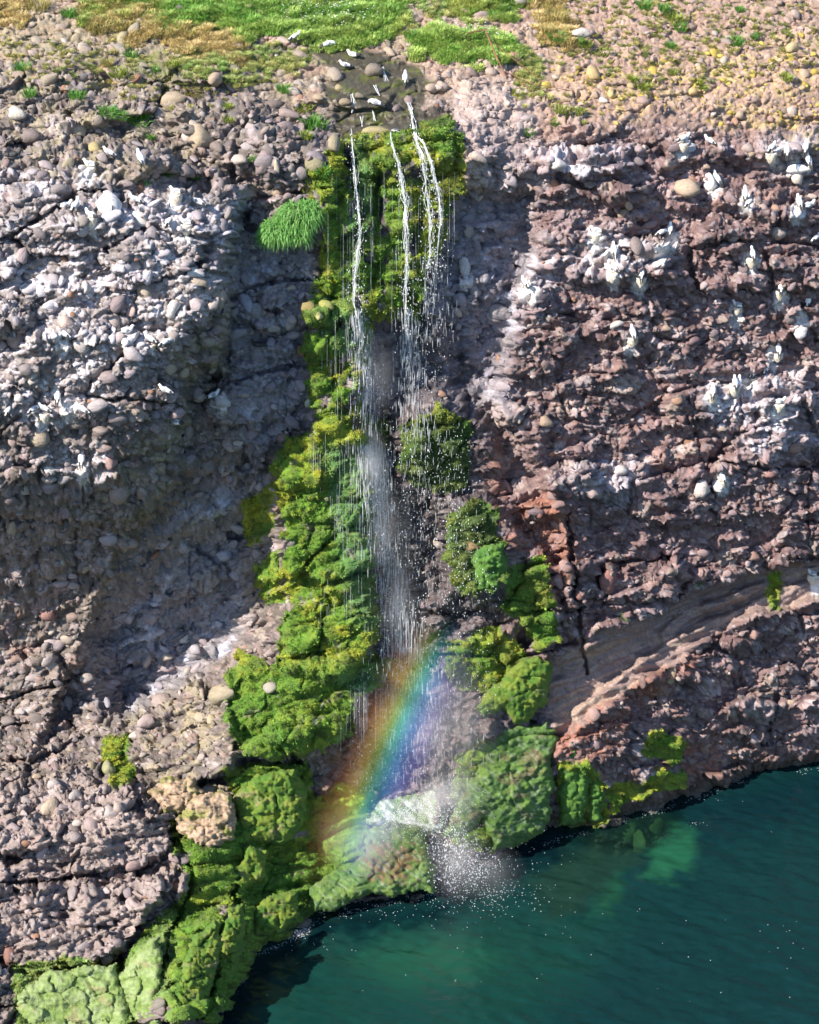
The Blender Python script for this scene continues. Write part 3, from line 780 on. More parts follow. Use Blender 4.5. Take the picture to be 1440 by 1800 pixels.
# cobbles seen one by one: (px, py, half width px, half height px, tilt deg, colour, how far it stands out)
TAN = (.42, .33, .22); GRY = (.32, .30, .30); MAU = (.30, .23, .23); WHT = (.68, .65, .60); ORG = (.36, .20, .12); BUF = (.40, .34, .22); DRK = (.14, .12, .12); RED = (.30, .13, .10); YEL = (.40, .32, .12)
BIGC = [(395, 1226, 33, 17, -8, BUF, .8), (880, 554, 28, 16, 0, GRY, .7), (85, 1416, 19, 21, 10, TAN, .6), (190, 367, 27, 18, 0, WHT, .8), (244, 386, 24, 14, 0, WHT, .7), (466, 288, 22, 22, 20, MAU, .6),
        (655, 126, 17, 12, 0, MAU, .7), (28, 201, 19, 14, 0, WHT, .7), (376, 143, 16, 14, 0, TAN, .7), (451, 544, 19, 15, 0, GRY, .5), (253, 511, 16, 14, 0, TAN, .7), (150, 504, 10, 11, 0, WHT, .8),
        (325, 1122, 16, 9, -10, WHT, .8), (296, 1150, 12, 7, -20, TAN, .8), (150, 1001, 13, 7, -25, TAN, .7), (85, 1082, 15, 10, -20, RED, .5), (161, 1344, 12, 10, 30, TAN, .7), (190, 1352, 14, 12, 0, MAU, .7),
        (1231, 861, 14, 18, 0, WHT, .6), (957, 742, 15, 11, 0, TAN, .6), (255, 1268, 20, 14, 0, MAU, .35), (282, 1230, 22, 15, 0, MAU, .3), (1180, 1184, 13, 17, 20, BUF, .6), (1128, 1202, 11, 12, 0, DRK, .7),
        (1397, 790, 16, 11, 0, ORG, .3), (1325, 979, 13, 9, 0, ORG, .3), (1295, 624, 10, 8, 0, ORG, .3), (1190, 703, 12, 8, -20, ORG, .3), (28, 592, 24, 20, 0, MAU, .1), (115, 566, 16, 12, 0, ORG, .4),
        (30, 700, 9, 8, 0, WHT, .7), (340, 480, 20, 10, 0, WHT, .6), (300, 540, 22, 14, -40, WHT, .6), (385, 525, 14, 16, 20, TAN, .6), (352, 492, 18, 8, 0, TAN, .6), (345, 536, 16, 12, -30, MAU, .7),
        (170, 715, 22, 12, -20, GRY, .6), (85, 825, 12, 10, 0, WHT, .6), (115, 842, 20, 11, -10, GRY, .5), (205, 870, 24, 22, 30, MAU, .2), (68, 768, 20, 16, -30, TAN, .4), (195, 817, 14, 12, 0, RED, .5),
        (310, 728, 15, 10, 0, MAU, .7), (388, 707, 18, 12, 0, GRY, .7), (335, 805, 16, 10, 0, GRY, .6), (437, 818, 8, 6, 0, GRY, .7), (395, 748, 9, 10, 0, GRY, .5), (300, 648, 14, 10, 0, BUF, .6), (320, 655, 11, 12, 30, BUF, .7),
        (490, 486, 9, 11, 20, MAU, .7), (511, 504, 11, 6, 0, TAN, .6), (540, 537, 15, 9, -20, ORG, .6), (575, 536, 16, 9, 0, YEL, .5), (560, 555, 8, 7, 0, TAN, .7), (541, 708, 7, 9, 20, WHT, .7),
        (776, 693, 9, 8, 0, ORG, .7), (687, 588, 13, 8, 10, GRY, .6), (805, 573, 8, 6, 0, GRY, .6), (818, 465, 12, 18, 0, WHT, .5), (835, 513, 12, 12, 0, GRY, .5), (905, 480, 18, 10, 0, GRY, .5),
        (1174, 497, 12, 7, 0, MAU, .6), (1237, 500, 10, 8, 0, MAU, .6), (1105, 362, 8, 10, -20, TAN, .5), (1207, 328, 26, 17, -20, TAN, .35), (1248, 322, 16, 16, 0, WHT, .4), (1400, 298, 22, 8, 0, WHT, .6),
        (1332, 290, 20, 10, 0, MAU, .4), (1394, 85, 17, 12, -10, YEL, .7), (1042, 133, 15, 13, -20, YEL, .7), (1108, 152, 8, 6, 0, YEL, .7), (1075, 166, 9, 8, 0, YEL, .7), (1215, 163, 9, 7, 0, YEL, .7), (1060, 178, 10, 6, 0, WHT, .6),
        (1022, 58, 22, 10, 0, WHT, .5), (1130, 52, 18, 9, -15, MAU, .4), (1005, 30, 18, 12, 0, TAN, .5), (980, 290, 20, 10, 0, WHT, .4), (912, 5, 12, 8, 0, GRY, .6), (815, 20, 10, 6, 0, TAN, .5), (850, 22, 18, 8, 0, MAU, .4),
        (905, 103, 15, 10, -20, RED, .6), (512, 80, 14, 8, 0, MAU, .6), (530, 93, 18, 8, 0, MAU, .4), (605, 180, 12, 7, 0, TAN, .7), (630, 168, 10, 6, 0, MAU, .6), (697, 192, 10, 10, 0, MAU, .6), (718, 178, 11, 8, 0, MAU, .7),
        (560, 172, 11, 6, 0, TAN, .7), (595, 153, 10, 6, 0, TAN, .6), (655, 232, 26, 9, 0, TAN, .4), (505, 203, 24, 10, 0, MAU, .5), (500, 222, 22, 12, 0, MAU, .4), (585, 252, 14, 16, 10, MAU, .5), (554, 285, 20, 14, -30, MAU, .5),
        (487, 338, 12, 8, 0, TAN, .7), (505, 308, 10, 8, 0, DRK, .6), (484, 295, 6, 14, 0, BUF, .6), (505, 345, 10, 7, 0, MAU, .7), (520, 353, 9, 6, 0, MAU, .6), (330, 225, 20, 9, -5, DRK, .6), (280, 200, 14, 11, 0, GRY, .4), (55, 245, 18, 13, 10, DRK, .3),
        (92, 305, 13, 16, 0, BUF, .5), (122, 290, 12, 14, 20, BUF, .5), (135, 225, 17, 12, 0, BUF, .3), (165, 260, 16, 14, 0, YEL, .3), (350, 240, 26, 22, 0, BUF, .3), (300, 175, 24, 14, 0, TAN, .3), (22, 930, 10, 16, 20, BUF, .4),
        (130, 1400, 14, 12, 0, GRY, .5), (160, 1450, 15, 12, 10, MAU, .5), (130, 1468, 14, 11, -40, DRK, .5), (190, 1425, 18, 12, 0, GRY, .5), (92, 1378, 12, 10, 0, GRY, .4), (43, 1407, 12, 9, 0, GRY, .6), (65, 1364, 10, 6, 0, TAN, .6),
        (352, 1262, 14, 9, 0, BUF, .6), (368, 1264, 9, 9, 0, BUF, .6), (330, 1300, 14, 8, 0, BUF, .4), (300, 1385, 16, 9, 0, BUF, .5), (120, 1735, 18, 10, 0, BUF, .5), (270, 1802, 14, 8, 0, MAU, .6), (185, 1690, 14, 10, 60, MAU, .4),
        (90, 1665, 15, 8, 0, TAN, .4), (15, 1680, 16, 14, 0, RED, .2), (1350, 835, 10, 6, 0, RED, .4), (1270, 755, 9, 5, 0, TAN, .6), (1095, 375, 14, 9, 0, TAN, .5), (1150, 390, 16, 10, 0, RED, .4), (1400, 255, 16, 10, 0, MAU, .4),
        (1290, 215, 10, 8, 0, ORG, .5), (1297, 204, 8, 8, 30, TAN, .7), (1240, 292, 8, 5, 0, TAN, .7), (1322, 270, 9, 6, 0, BUF, .6), (1400, 312, 13, 10, 0, TAN, .6), (1365, 362, 9, 7, 0, ORG, .5), (1040, 790, 8, 6, 0, MAU, .5),
        (1090, 830, 13, 9, 0, WHT, .5), (970, 870, 12, 10, 0, MAU, .5), (1000, 868, 12, 9, 10, RED, .5), (905, 850, 7, 8, 0, DRK, .6), (950, 905, 8, 6, 0, RED, .5), (885, 545, 5, 5, 0, GRY, .5), (1080, 570, 14, 6, -20, WHT, .6),
        (1172, 577, 10, 6, 0, TAN, .6), (1195, 576, 7, 6, 0, MAU, .6), (1065, 1020, 18, 20, 10, RED, .4), (1018, 1045, 8, 7, 0, RED, .5), (830, 957, 20, 9, 0, ORG, .4), (1390, 1235, 10, 6, 0, TAN, .6), (1430, 1200, 9, 7, 0, GRY, .6)]
NCOB = 0
def place_cobble(pos, n, yaw, sx, sy, sz, color, mesh, first={}):
    global NCOB
    t, b, nn = frame_from(n[None], np.array([yaw]))
    o = bpy.data.objects.new("cobble", mesh); COL.objects.link(o)
    o.matrix_world = Matrix(((t[0][0] * sx, b[0][0] * sy, nn[0][0] * sz, pos[0]), (t[0][1] * sx, b[0][1] * sy, nn[0][1] * sz, pos[1]), (t[0][2] * sx, b[0][2] * sy, nn[0][2] * sz, pos[2]), (0, 0, 0, 1)))
    o.color = (*color, 1); o.parent = cliff
    NCOB += 1
    return o
first_cobbles = []
for k, (cx_, cy_, rx_, ry_, tilt, colr, out) in enumerate(BIGC):
    p, n, vi = surf(cx_, cy_)
    sc = np.dot(p - CAM, FWD) / FPX
    n = n * .6 + np.array([-.05, -.85, .35]) * .4; n /= np.linalg.norm(n)
    sx, sy = rx_ * sc, ry_ * sc * 1.08
    o = place_cobble(p + n * (min(sx, sy) * (out - .45)), n, math.radians(-tilt), sx, sy, min(sx, sy) * .85, (np.array(colr) * .55 + colf[vi] * .5) * random.uniform(.9, 1.1), STONE_R[(k * 5) % 6])
    if k < 6: first_cobbles.append(o)
# a further set of the larger stones, one object each, then the small ones as stuff
dens = rock_w * (1 - stream_m) * (1 - slab_k * .93) * np.clip(1 - .8 * grass_m, 0, 1) * (.55 + .6 * sstep(-.2, .3, nz1)) * (1.25 - .45 * rg) * (1 - .5 * shelf) * (1 - .85 * sstep(.3, .8, wet)) * (1 + .8 * top_m * sstep(700, 1000, PX))
def tints(ids, r_):
    base = pal[r_.integers(0, len(pal), len(ids))] * r_.uniform(.7, 1.3, (len(ids), 1))
    f = r_.uniform(.45, .95, (len(ids), 1))
    t = base * (1 - f) + colf[ids] * 1.12 * f
    g = guano.ravel()[ids] * (r_.random(len(ids)) < .55)
    t = t * (1 - g[:, None] * .8) + np.array([.58, .56, .57]) * g[:, None] * .8
    t[:, 2] *= 1.04
    lt = (r_.random(len(ids)) < .07)[:, None]
    t = np.where(lt, t * .4 + np.array([.55, .48, .42]) * .6 * r_.uniform(.6, 1, (len(ids), 1)), t)
    yy_ = (yel.ravel()[ids] * (r_.random(len(ids)) < .38))[:, None] > .3
    t = np.where(yy_, np.array([.44, .34, .08]) * r_.uniform(.6, 1.15, (len(ids), 1)), t)
    pk = (r_.random(len(ids)) < .02)[:, None]
    t = np.where(pk, np.array([.32, .18, .12]) * r_.uniform(.6, 1.1, (len(ids), 1)), t)
    wd_ = np.clip(sstep(1.1, .2, Vall[ids, 2] + .5 * nz1.ravel()[ids]), 0, 1)[:, None] * .6
    t = t * (1 - wd_) + np.array([.085, .065, .05]) * wd_
    return np.clip(t, .02, .85)
r5 = np.random.default_rng(5)
NB_OBJ = 296 - NCOB
ids = scatter(NB_OBJ, dens, r5)
tn = tints(ids, r5)
for k, vi in enumerate(ids):
    s0 = r5.uniform(.10, .19)
    n = NBf[vi] * .6 + NFf[vi] * .4
    place_cobble(Vall[vi] + n * s0 * r5.uniform(-.25, .15), n, r5.normal(0, .5) - .1, s0 * r5.uniform(.95, 1.5), s0 * r5.uniform(.7, 1), s0 * r5.uniform(.55, .8), tn[k], STONE_R[k % 6])
NST = 20000
ids = scatter(NST, dens, r5)
s0 = .028 * (1 - r5.random(NST)) ** -.42
s0 = np.clip(s0, .028, .14) * (1 + .25 * (1 - rg.ravel()[ids]))
n = NBf[ids] * .5 + NFf[ids] * .5 + .25 * r5.standard_normal((NST, 3))
t, b, nn = frame_from(n, r5.normal(-.1, .6, NST))
pos = Vall[ids] + nn * (s0 * r5.uniform(-.5, .15, NST))[:, None] + t * (r5.uniform(-.02, .02, NST))[:, None]
scl = np.stack([s0 * r5.uniform(.95, 1.6, NST), s0 * r5.uniform(.7, 1.0, NST), s0 * r5.uniform(.45, .8, NST)], -1)
tn = tints(ids, r5)
instancer("stones", pos, euler_of(t, b, nn), scl, np.concatenate([tn, np.ones((NST, 1))], 1), first_cobbles, M_STONES, parent=cliff)
print("stones", NCOB, round(time.time() - T0, 1))

# ================================================================ free-standing rocks
NZ = lambda a, b, s: fbm(a, b, 4, s, .6)
Yb = blur(P1[..., 1], 8)
def ysheet(px, py):
    """smoothed distance of the sheet at pixel coordinates"""
    j = np.clip(np.searchsorted(gx, px), 1, nc - 1); i = np.clip(np.searchsorted(gy, py), 1, nr - 1)
    return Yb[i, j]
def boulder(name, label, cat, poly, T=.5, lift=.1, style='green', w=None, tilt=0.0, seed=1, group=None, rough=1.0):
    p = np.array(poly, float)
    x0, x1, y0, y1 = p[:, 0].min() - 14, p[:, 0].max() + 14, p[:, 1].min() - 14, p[:, 1].max() + 14
    st = 2.0
    X, Y = np.meshgrid(np.arange(x0, x1, st), np.arange(y0, y1, st))
    X = X.astype(np.float32); Y = Y.astype(np.float32)
    a = X / 74; b = Y / 66
    wx = X + 13 * NZ(a / .5, b / .5, seed + 1); wy = Y + 13 * NZ(a / .5 + 9, b / .5, seed + 2)
    s = sdf(poly, wx, wy)
    if w is None: w = min(x1 - x0, y1 - y0) * .33
    q = np.clip(s / w, 0, 1)
    bf1, bf2, bk, bk2 = worley(a / .55 + .35 * NZ(a / .5, b / .5, seed + 31), b / .4, seed + 30)
    dome = np.sqrt(1 - (1 - q) ** 2)
    cy = (y0 + y1) / 2; cx = (x0 + x1) / 2
    yc = float(ysheet(cx, cy)) * .5 + .5 * ysheet(X, Y) - lift + tilt * (cy - Y) / 66
    P = on_y(X, Y, yc)
    d = ray(X, Y); d /= np.linalg.norm(d, axis=-1, keepdims=True)
    n1 = NZ(a / .5, b / .4, seed + 3); n3 = NZ(a / .13, b / .11, seed + 4)
    hh, c1, c2, c3 = cushions(a, b, n1, n3)
    if style in ('buff',):
        f1, f2, r1, r2 = worley(a / .22, b / .15, seed + 5)
        hh = .22 * NZ(a / .45, b / .3, seed + 12) + .12 * ridged(a / .3, b / .2, 3, seed + 13) + .05 * n3 + .05 * np.clip(1 - f1 * 1.8, 0, 1) * (r1 > .6)
    if style == 'lime': hh = .45 * hh + .12 * NZ(a / .8, b / .6, seed + 12)
    if style in ('flat', 'slab'): hh = .05 * fbm(a / .15, b / .1, 3, seed + 14) + .18 * NZ(a / .9 + b / .9, b / .5, seed + 12) + .10 * ridged((a + b) / .6, (b - a) / 1.6, 3, seed + 13) + .02 * n3
    hh = hh + (.35 if style == 'slab' else 1.0) * .16 * (sstep(0, .14, bf2 - bf1) * (bk - .4)) - (.02 if style == 'slab' else .07) * (1 - sstep(0, .10, bf2 - bf1))
    front = P - d * (dome * (T * (1 + .25 * n1) + hh * rough))[..., None]
    back = P + d * (dome * T * .9)[..., None]
    K = X.shape
    e = np.arange(X.size).reshape(K)
    ins = np.maximum.reduce([s[:-1, :-1], s[1:, :-1], s[1:, 1:], s[:-1, 1:]]) > 0
    Q = np.stack([e[:-1, :-1], e[1:, :-1], e[1:, 1:], e[:-1, 1:]], -1)[ins]
    Q2 = Q[:, ::-1] + X.size
    yg_ = sstep(-.35, .4, n1 + .4 * (c2 - .5))[..., None]
    G1, G2 = {'green': ((.065, .15, .018), (.15, .20, .025)), 'lime': ((.17, .25, .07), (.26, .33, .15)), 'slab': ((.055, .13, .028), (.12, .22, .04)), 'flat': ((.06, .14, .03), (.12, .20, .04)),
              'buff': ((.27, .20, .13), (.40, .29, .21)), 'dark': ((.05, .14, .025), (.09, .20, .03)), 'rock': ((.24, .20, .19), (.34, .29, .26))}[style]
    c = np.array(G1) * (1 - yg_) + np.array(G2) * yg_
    patch = NZ(a / .7 + 3, b / .5, seed + 8)
    if style == 'flat':
        m = (sstep(.0, .5, .6 * patch + .9 * NZ((a + b) / .3, (b - a) / .12, seed + 19) + .7 * sstep(80, 10, np.sqrt(((X - 690) / 1.4) ** 2 + (Y - 1515) ** 2)) - .35))[..., None] * .65
        c = c * (1 - m) + np.array([.22, .09, .07]) * m
    elif style == 'slab':
        m = (sstep(.1, .5, patch + .5 * sstep(40, 5, np.sqrt(((X - 945) / 1.3) ** 2 + (Y - 1340) ** 2))))[..., None] * .75
        c = c * (1 - m) + np.array([.17, .11, .07]) * m
    elif style in ('green', 'lime'):
        m = sstep(.2, .45, patch)[..., None] * .6
        c = c * (1 - m) + np.array([.26, .21, .12]) * m
    elif style == 'buff':
        m = sstep(.05, .4, patch)[..., None] * .75
        c = c * (1 - m) + np.array([.15, .19, .03]) * m
    if 'ledge' in name:
        g_ = sstep(-.25, .25, NZ((a + b) / .8, (b - a) / .2, seed + 18))[..., None] * .85
        c = c * (1 - g_) + np.array([.46, .50, .50]) * g_
    if style in ('slab', 'flat'):
        g_ = sstep(.05, .45, NZ((a + b) / .9, (b - a) / .35, seed + 15))[..., None] * .55
        c = c * (1 - g_) + np.array([.045, .07, .035]) * g_
        g_ = sstep(.0, .5, NZ((a + b) / .5 + 5, (b - a) / .12, seed + 16))[..., None] * .5
        c = c * (1 - g_) + np.array([.30, .34, .28]) * g_
    c = c * (1 + .35 * n3[..., None])
    tide = (sstep(.42, .18, front[..., 2] + .15 * n1) * .8)[..., None]
    c = c * (1 - tide) + np.array([.035, .04, .02]) * tide
    wetv = np.full(K, .8 if style in ('flat', 'slab') else .1)
    c4 = np.concatenate([np.clip(c, .01, .8), wetv[..., None]], -1).reshape(-1, 4)
    V = np.concatenate([front.reshape(-1, 3), back.reshape(-1, 3)])
    Q = np.concatenate([Q, Q2]); used, inv = np.unique(Q, return_inverse=True)
    o = set_mesh(name, V[used], inv.reshape(-1, 4), np.concatenate([c4, c4])[used], M_ROCK if style in ('buff', 'rock') else M_MOSS)
    return tag(o, label, cat, group)
B = boulder
B("flat_rock", "flat wet green rock with reddish top standing in the sea under the falling spray", "rock", [(548, 1560), (575, 1540), (610, 1528), (640, 1500), (655, 1455), (700, 1440), (745, 1455), (768, 1540), (764, 1562), (700, 1572), (650, 1572), (610, 1588), (580, 1600), (550, 1603)], .30, .25, 'flat', w=22, tilt=.55, seed=300)
B("ledge_rock", "wet grey ledge where the spray of the waterfall lands", "rock", [(635, 1445), (660, 1412), (715, 1392), (765, 1388), (785, 1420), (775, 1465), (700, 1455)], .25, .05, 'slab', w=18, tilt=.5, seed=310)
B("leaning_slab", "large smooth green slab leaning right of the spray", "rock", [(775, 1470), (800, 1420), (835, 1360), (870, 1300), (930, 1278), (985, 1298), (972, 1335), (968, 1420), (955, 1462), (905, 1488), (872, 1498), (852, 1470), (850, 1440), (815, 1475)], .42, .1, 'slab', w=26, tilt=.25, seed=320, rough=1.5)
B("mossy_boulder", "lime green boulder perched beside the dark gap above the leaning slab", "boulder", [(828, 1242), (868, 1208), (905, 1172), (945, 1150), (968, 1172), (968, 1215), (935, 1262), (905, 1270), (882, 1248), (850, 1260)], .35, .15, 'green', w=20, seed=330)
B("buff_block", "rough buff rock block left of the big mossy block", "rock", [(310, 1442), (332, 1412), (385, 1388), (410, 1400), (412, 1470), (385, 1488), (345, 1492), (325, 1465)], .25, 0.31, 'buff', w=16, seed=340)
B("mossy_block", "big square block thickly covered in bright moss beside the buff block", "rock", [(408, 1400), (450, 1365), (520, 1350), (540, 1400), (532, 1450), (505, 1482), (430, 1482)], .30, 0.31, 'green', w=20, seed=350)
B("rock_knob", "rounded yellowish knob of rock jutting over the dark crevice", "rock", [(263, 1392), (290, 1368), (340, 1372), (357, 1392), (330, 1425), (290, 1432)], .22, 0.36, 'buff', w=16, seed=360)
B("mossy_lump", "small mossy lump below the big mossy block", "rock", [(408, 1535), (440, 1488), (470, 1500), (468, 1545), (430, 1562)], .2, 0.26, 'green', w=14, seed=370)
B("pale_block", "broad pale lime block in the bottom left corner", "rock", [(28, 1750), (80, 1712), (140, 1700), (205, 1692), (222, 1760), (240, 1840), (48, 1840)], .25, 0.31, 'lime', w=20, seed=380)
B("pale_rib", "narrow pale lime rib of rock right of the corner block", "rock", [(208, 1712), (250, 1668), (280, 1640), (282, 1700), (272, 1760), (290, 1830), (246, 1830)], .2, 0.28, 'lime', w=14, seed=390)
B("weedy_rib", "green weedy rib of rock with brown patches near the bottom edge", "rock", [(318, 1700), (340, 1650), (380, 1618), (392, 1660), (375, 1720), (355, 1790), (315, 1790), (305, 1750)], .22, 0.28, 'green', w=14, seed=400)
B("weedy_rib", "green weedy rib dropping straight into the dark sea", "rock", [(385, 1650), (405, 1600), (430, 1590), (430, 1650), (415, 1710), (390, 1745), (375, 1720)], .2, 0.28, 'green', w=12, seed=410)
B("shore_rock", "rounded mossy rock at the waterline left of the flat wet rock", "rock", [(445, 1600), (475, 1570), (520, 1568), (526, 1610), (495, 1640), (452, 1650)], .22, 0.28, 'green', w=14, seed=420)
B("shore_pillar", "mossy grey rock pillar standing in the sea right of the dark gap", "rock", [(985, 1335), (1010, 1318), (1028, 1340), (1032, 1400), (1026, 1448), (988, 1450), (985, 1390)], .22, .12, 'dark', w=12, seed=430)
B("shore_pillar", "slimmer mossy rock pillar right beside the first one", "rock", [(1036, 1375), (1052, 1368), (1060, 1400), (1056, 1442), (1036, 1446)], .16, .12, 'dark', w=9, seed=440)
B("moss_mound", "rounded dark green mound in the gap under the rusty stones", "rock", [(830, 985), (850, 962), (885, 958), (892, 1000), (875, 1035), (845, 1040)], .25, .1, 'dark', w=14, seed=450)
B("mossy_shelf", "green slope sliding down to the dark gap, under the mossy boulder", "rock", [(850, 1290), (905, 1278), (960, 1270), (975, 1290), (900, 1300), (860, 1330), (840, 1350)], .18, .1, 'slab', w=12, seed=460)
print("rocks", round(time.time() - T0, 1))
#--PART3--
#--PART3--
# ================================================================ sea
def wgrid(lo, a, b, hi, st):
    mid = list(np.arange(a, b, st)); l = []; x = a; s = st
    while x > lo: s *= 1.35; x -= s; l.append(x)
    r = []; x = mid[-1]; s = st
    while x < hi: s *= 1.35; x += s; r.append(x)
    return np.array(l[::-1] + mid + r)
sx_ = wgrid(-2500, -9, 19, 2500, .055); sy_ = wgrid(-2500, -12, 9, 40, .06)
SX, SY = np.meshgrid(sx_, sy_); SX = SX.astype(np.float32); SY = SY.astype(np.float32)
fade = sstep(60, 20, np.abs(SX)) * sstep(60, 20, np.abs(SY))
ws = .5 * gnoise((SX * .8 - SY * .6) / 1.5, (SX * .6 + SY * .8) / .6, 501) + .3 * gnoise((SX * .9 - SY * .4) / .6, (SX * .4 + SY * .9) / .26, 502) + .2 * gnoise((SX - SY * .3) / .3, (SX * .3 + SY) / .13, 503)
SZ = .06 * ws * fade
Psea = np.stack([SX, SY, SZ], -1).astype(np.float64)
ux, uy, _ = project(Psea)
ux = ux.astype(np.float32); uy = uy.astype(np.float32)
n_a = fbm(SX / 1.2, SY / 1.2, 4, 511, .6); n_b = fbm(SX / .35, SY / .35, 3, 512)
wxp = ux + 34 * n_a; wyp = uy + 22 * n_b + 14 * n_a
scol = np.zeros(SX.shape + (3,), np.float32); scol[:] = (.0036, .0245, .0265)
def spatch(poly, w, rgb, k):
    global scol
    m = (sstep(-w, w, sdf(poly, wxp, wyp)) * k)[..., None]
    scol = scol * (1 - m) + np.array(rgb, np.float32) * m
spatch([(400, 1800), (520, 1660), (700, 1610), (900, 1600), (1100, 1620), (1000, 1750), (800, 1900), (400, 1900)], 70, (.0050, .038, .030), .7)
spatch([(620, 1690), (700, 1650), (800, 1650), (880, 1680), (820, 1720), (700, 1740)], 35, (.008, .060, .036), .8)
spatch([(1130, 1540), (1150, 1480), (1200, 1450), (1225, 1460), (1220, 1530), (1180, 1550)], 16, (.012, .080, .042), .9)
spatch([(1040, 1620), (1060, 1560), (1090, 1530), (1100, 1560), (1080, 1600)], 20, (.010, .060, .030), .7)
spatch([(930, 1560), (1000, 1480), (1080, 1440), (1150, 1420), (1200, 1450), (1100, 1520), (1060, 1570), (960, 1620)], 22, (.010, .030, .020), .7)
spatch([(300, 1900), (440, 1700), (560, 1620), (760, 1590), (900, 1510), (980, 1480), (1000, 1500), (900, 1540), (780, 1610), (560, 1650), (480, 1720), (400, 1900)], 22, (.0012, .008, .013), .85)
spatch([(1200, 1420), (1440, 1350), (1800, 1300), (1800, 1500), (1440, 1440), (1250, 1470)], 40, (.0018, .014, .021), .7)
scol *= (1 + .16 * n_b[..., None])
trans = sstep(-14, 14, sdf([(985, 1478), (1040, 1452), (1120, 1435), (1200, 1410), (1200, 1440), (1150, 1490), (1090, 1500), (1020, 1490)], ux, uy)) * .55
smesh_idx = np.arange(SX.size).reshape(SX.shape)
SQ = np.stack([smesh_idx[:-1, :-1], smesh_idx[:-1, 1:], smesh_idx[1:, 1:], smesh_idx[1:, :-1]], -1).reshape(-1, 4)
m, nt, p = new_mat("sea_water")
a = nt.nodes.new("ShaderNodeAttribute"); a.attribute_name = "col"
nt.links.new(a.outputs["Color"], p.inputs["Base Color"])
p.inputs["Roughness"].default_value = .08; p.inputs["IOR"].default_value = 1.33
n1_ = noise_node(nt, 6, 3, .5); n2_ = noise_node(nt, 22, 2, .5)
bp = nt.nodes.new("ShaderNodeBump"); bp.inputs["Strength"].default_value = .35; bp.inputs["Distance"].default_value = .03
nt.links.new(math_node(nt, 'ADD', n1_.outputs[0], math_node(nt, 'MULTIPLY', n2_.outputs[0], .4)), bp.inputs["Height"])
nt.links.new(bp.outputs[0], p.inputs["Normal"])
tr = nt.nodes.new("ShaderNodeBsdfTransparent"); tr.inputs[0].default_value = (.55, .85, .75, 1)
mx = nt.nodes.new("ShaderNodeMixShader")
nt.links.new(a.outputs["Alpha"], mx.inputs[0]); nt.links.new(p.outputs[0], mx.inputs[1]); nt.links.new(tr.outputs[0], mx.inputs[2])
nt.links.new(mx.outputs[0], nt.nodes["Material Output"].inputs[0])
sea = set_mesh("sea", Psea.reshape(-1, 3), SQ, np.concatenate([scol, trans[..., None]], -1).reshape(-1, 4), m)
tag(sea, "dark teal sea water with paler green patches over sand", kind='structure')
bpy.ops.mesh.primitive_plane_add(size=5000, location=(0, -2460, -3))
sb = bpy.context.object; sb.name = "seabed"
m, nt, p = new_mat("seabed_sand"); p.inputs["Base Color"].default_value = (.02, .05, .04, 1); sb.data.materials.append(m)
nn_ = noise_node(nt, 2); nt.links.new(mix_col(nt, nn_.outputs[0], (.015, .04, .03), (.04, .08, .05)), p.inputs["Base Color"])
tag(sb, "sandy bed under the sea", kind='structure')
# submerged boulders
M_SUNK = attr_mat("weedy_stone", .9, .5, 5, .05, .9, source='OBJECT')
SUNK = [stone_mesh("sunken_rock", 70 + i, 3, 0, M_SUNK) for i in range(3)]
for k, (x_, y_, rx_, ry_, lb) in enumerate(((1048, 1466, 22, 13, "yellow green sunken boulder just under the water by the mossy pillars"), (1012, 1462, 12, 9, "small sunken boulder at the foot of the mossy pillar"),
                           (1105, 1458, 26, 14, "weedy sunken boulder right of the yellow green one"), (1150, 1440, 20, 11, "lumpy sunken boulder close under the rusty shore rocks"), (1125, 1482, 16, 8, "flat sunken stone farthest out from the shore"),
                           (1080, 1442, 14, 8, "little sunken stone touching the shore rocks"))):
    p_ = on_z(x_, y_, -.44)
    o = bpy.data.objects.new("sunken_rock", SUNK[k % 3]); COL.objects.link(o)
    sc = 1 / 74
    o.location = p_; o.scale = (rx_ * sc, ry_ * sc * 1.6, .34); o.rotation_euler = (0, 0, k * 1.3); o.color = (.10, .13, .05, 1)
    tag(o, lb, "boulder", "boulders under the shallow water")

# ================================================================ falling water
def tube_mesh(paths, sides=4):
    """paths: list of (pts (n,3), radii (n,))"""
    V = []; Q = []; off = 0
    for pts, rad in paths:
        n = len(pts)
        tg = np.gradient(pts, axis=0); tg /= np.linalg.norm(tg, axis=1, keepdims=True) + 1e-9
        s1 = np.cross(tg, np.array([0, 1., .15])); s1 /= np.linalg.norm(s1, axis=1, keepdims=True) + 1e-9
        s2 = np.cross(tg, s1)
        ring = []
        for k in range(sides):
            an = 2 * math.pi * k / sides
            ring.append(pts + (s1 * math.cos(an) + s2 * math.sin(an)) * rad[:, None])
        V.append(np.stack(ring, 1).reshape(-1, 3))
        i = np.arange(n - 1)[:, None] * sides; k = np.arange(sides)[None]
        Q.append(np.stack([i + k, i + (k + 1) % sides, i + sides + (k + 1) % sides, i + sides + k], -1).reshape(-1, 4) + off)
        off += n * sides
    return np.concatenate(V), np.concatenate(Q)
def water_mat(name, alpha, colr=(.86, .9, .92), rough=.25):
    m, nt, p = new_mat(name)
    p.inputs["Base Color"].default_value = (*colr, 1); p.inputs["Roughness"].default_value = rough
    nn = noise_node(nt, 9, 4, .7)
    r = nt.nodes.new("ShaderNodeMapRange"); r.inputs[1].default_value = .35; r.inputs[2].default_value = .62; r.inputs[3].default_value = alpha * .45; r.inputs[4].default_value = alpha
    nt.links.new(nn.outputs[0], r.inputs[0]); nt.links.new(r.outputs[0], p.inputs["Alpha"])
    p.inputs["Subsurface Weight"].default_value = 0
    return m
M_FALL = water_mat("white_water", .95)
M_DRIP = water_mat("dripping_water", .55)
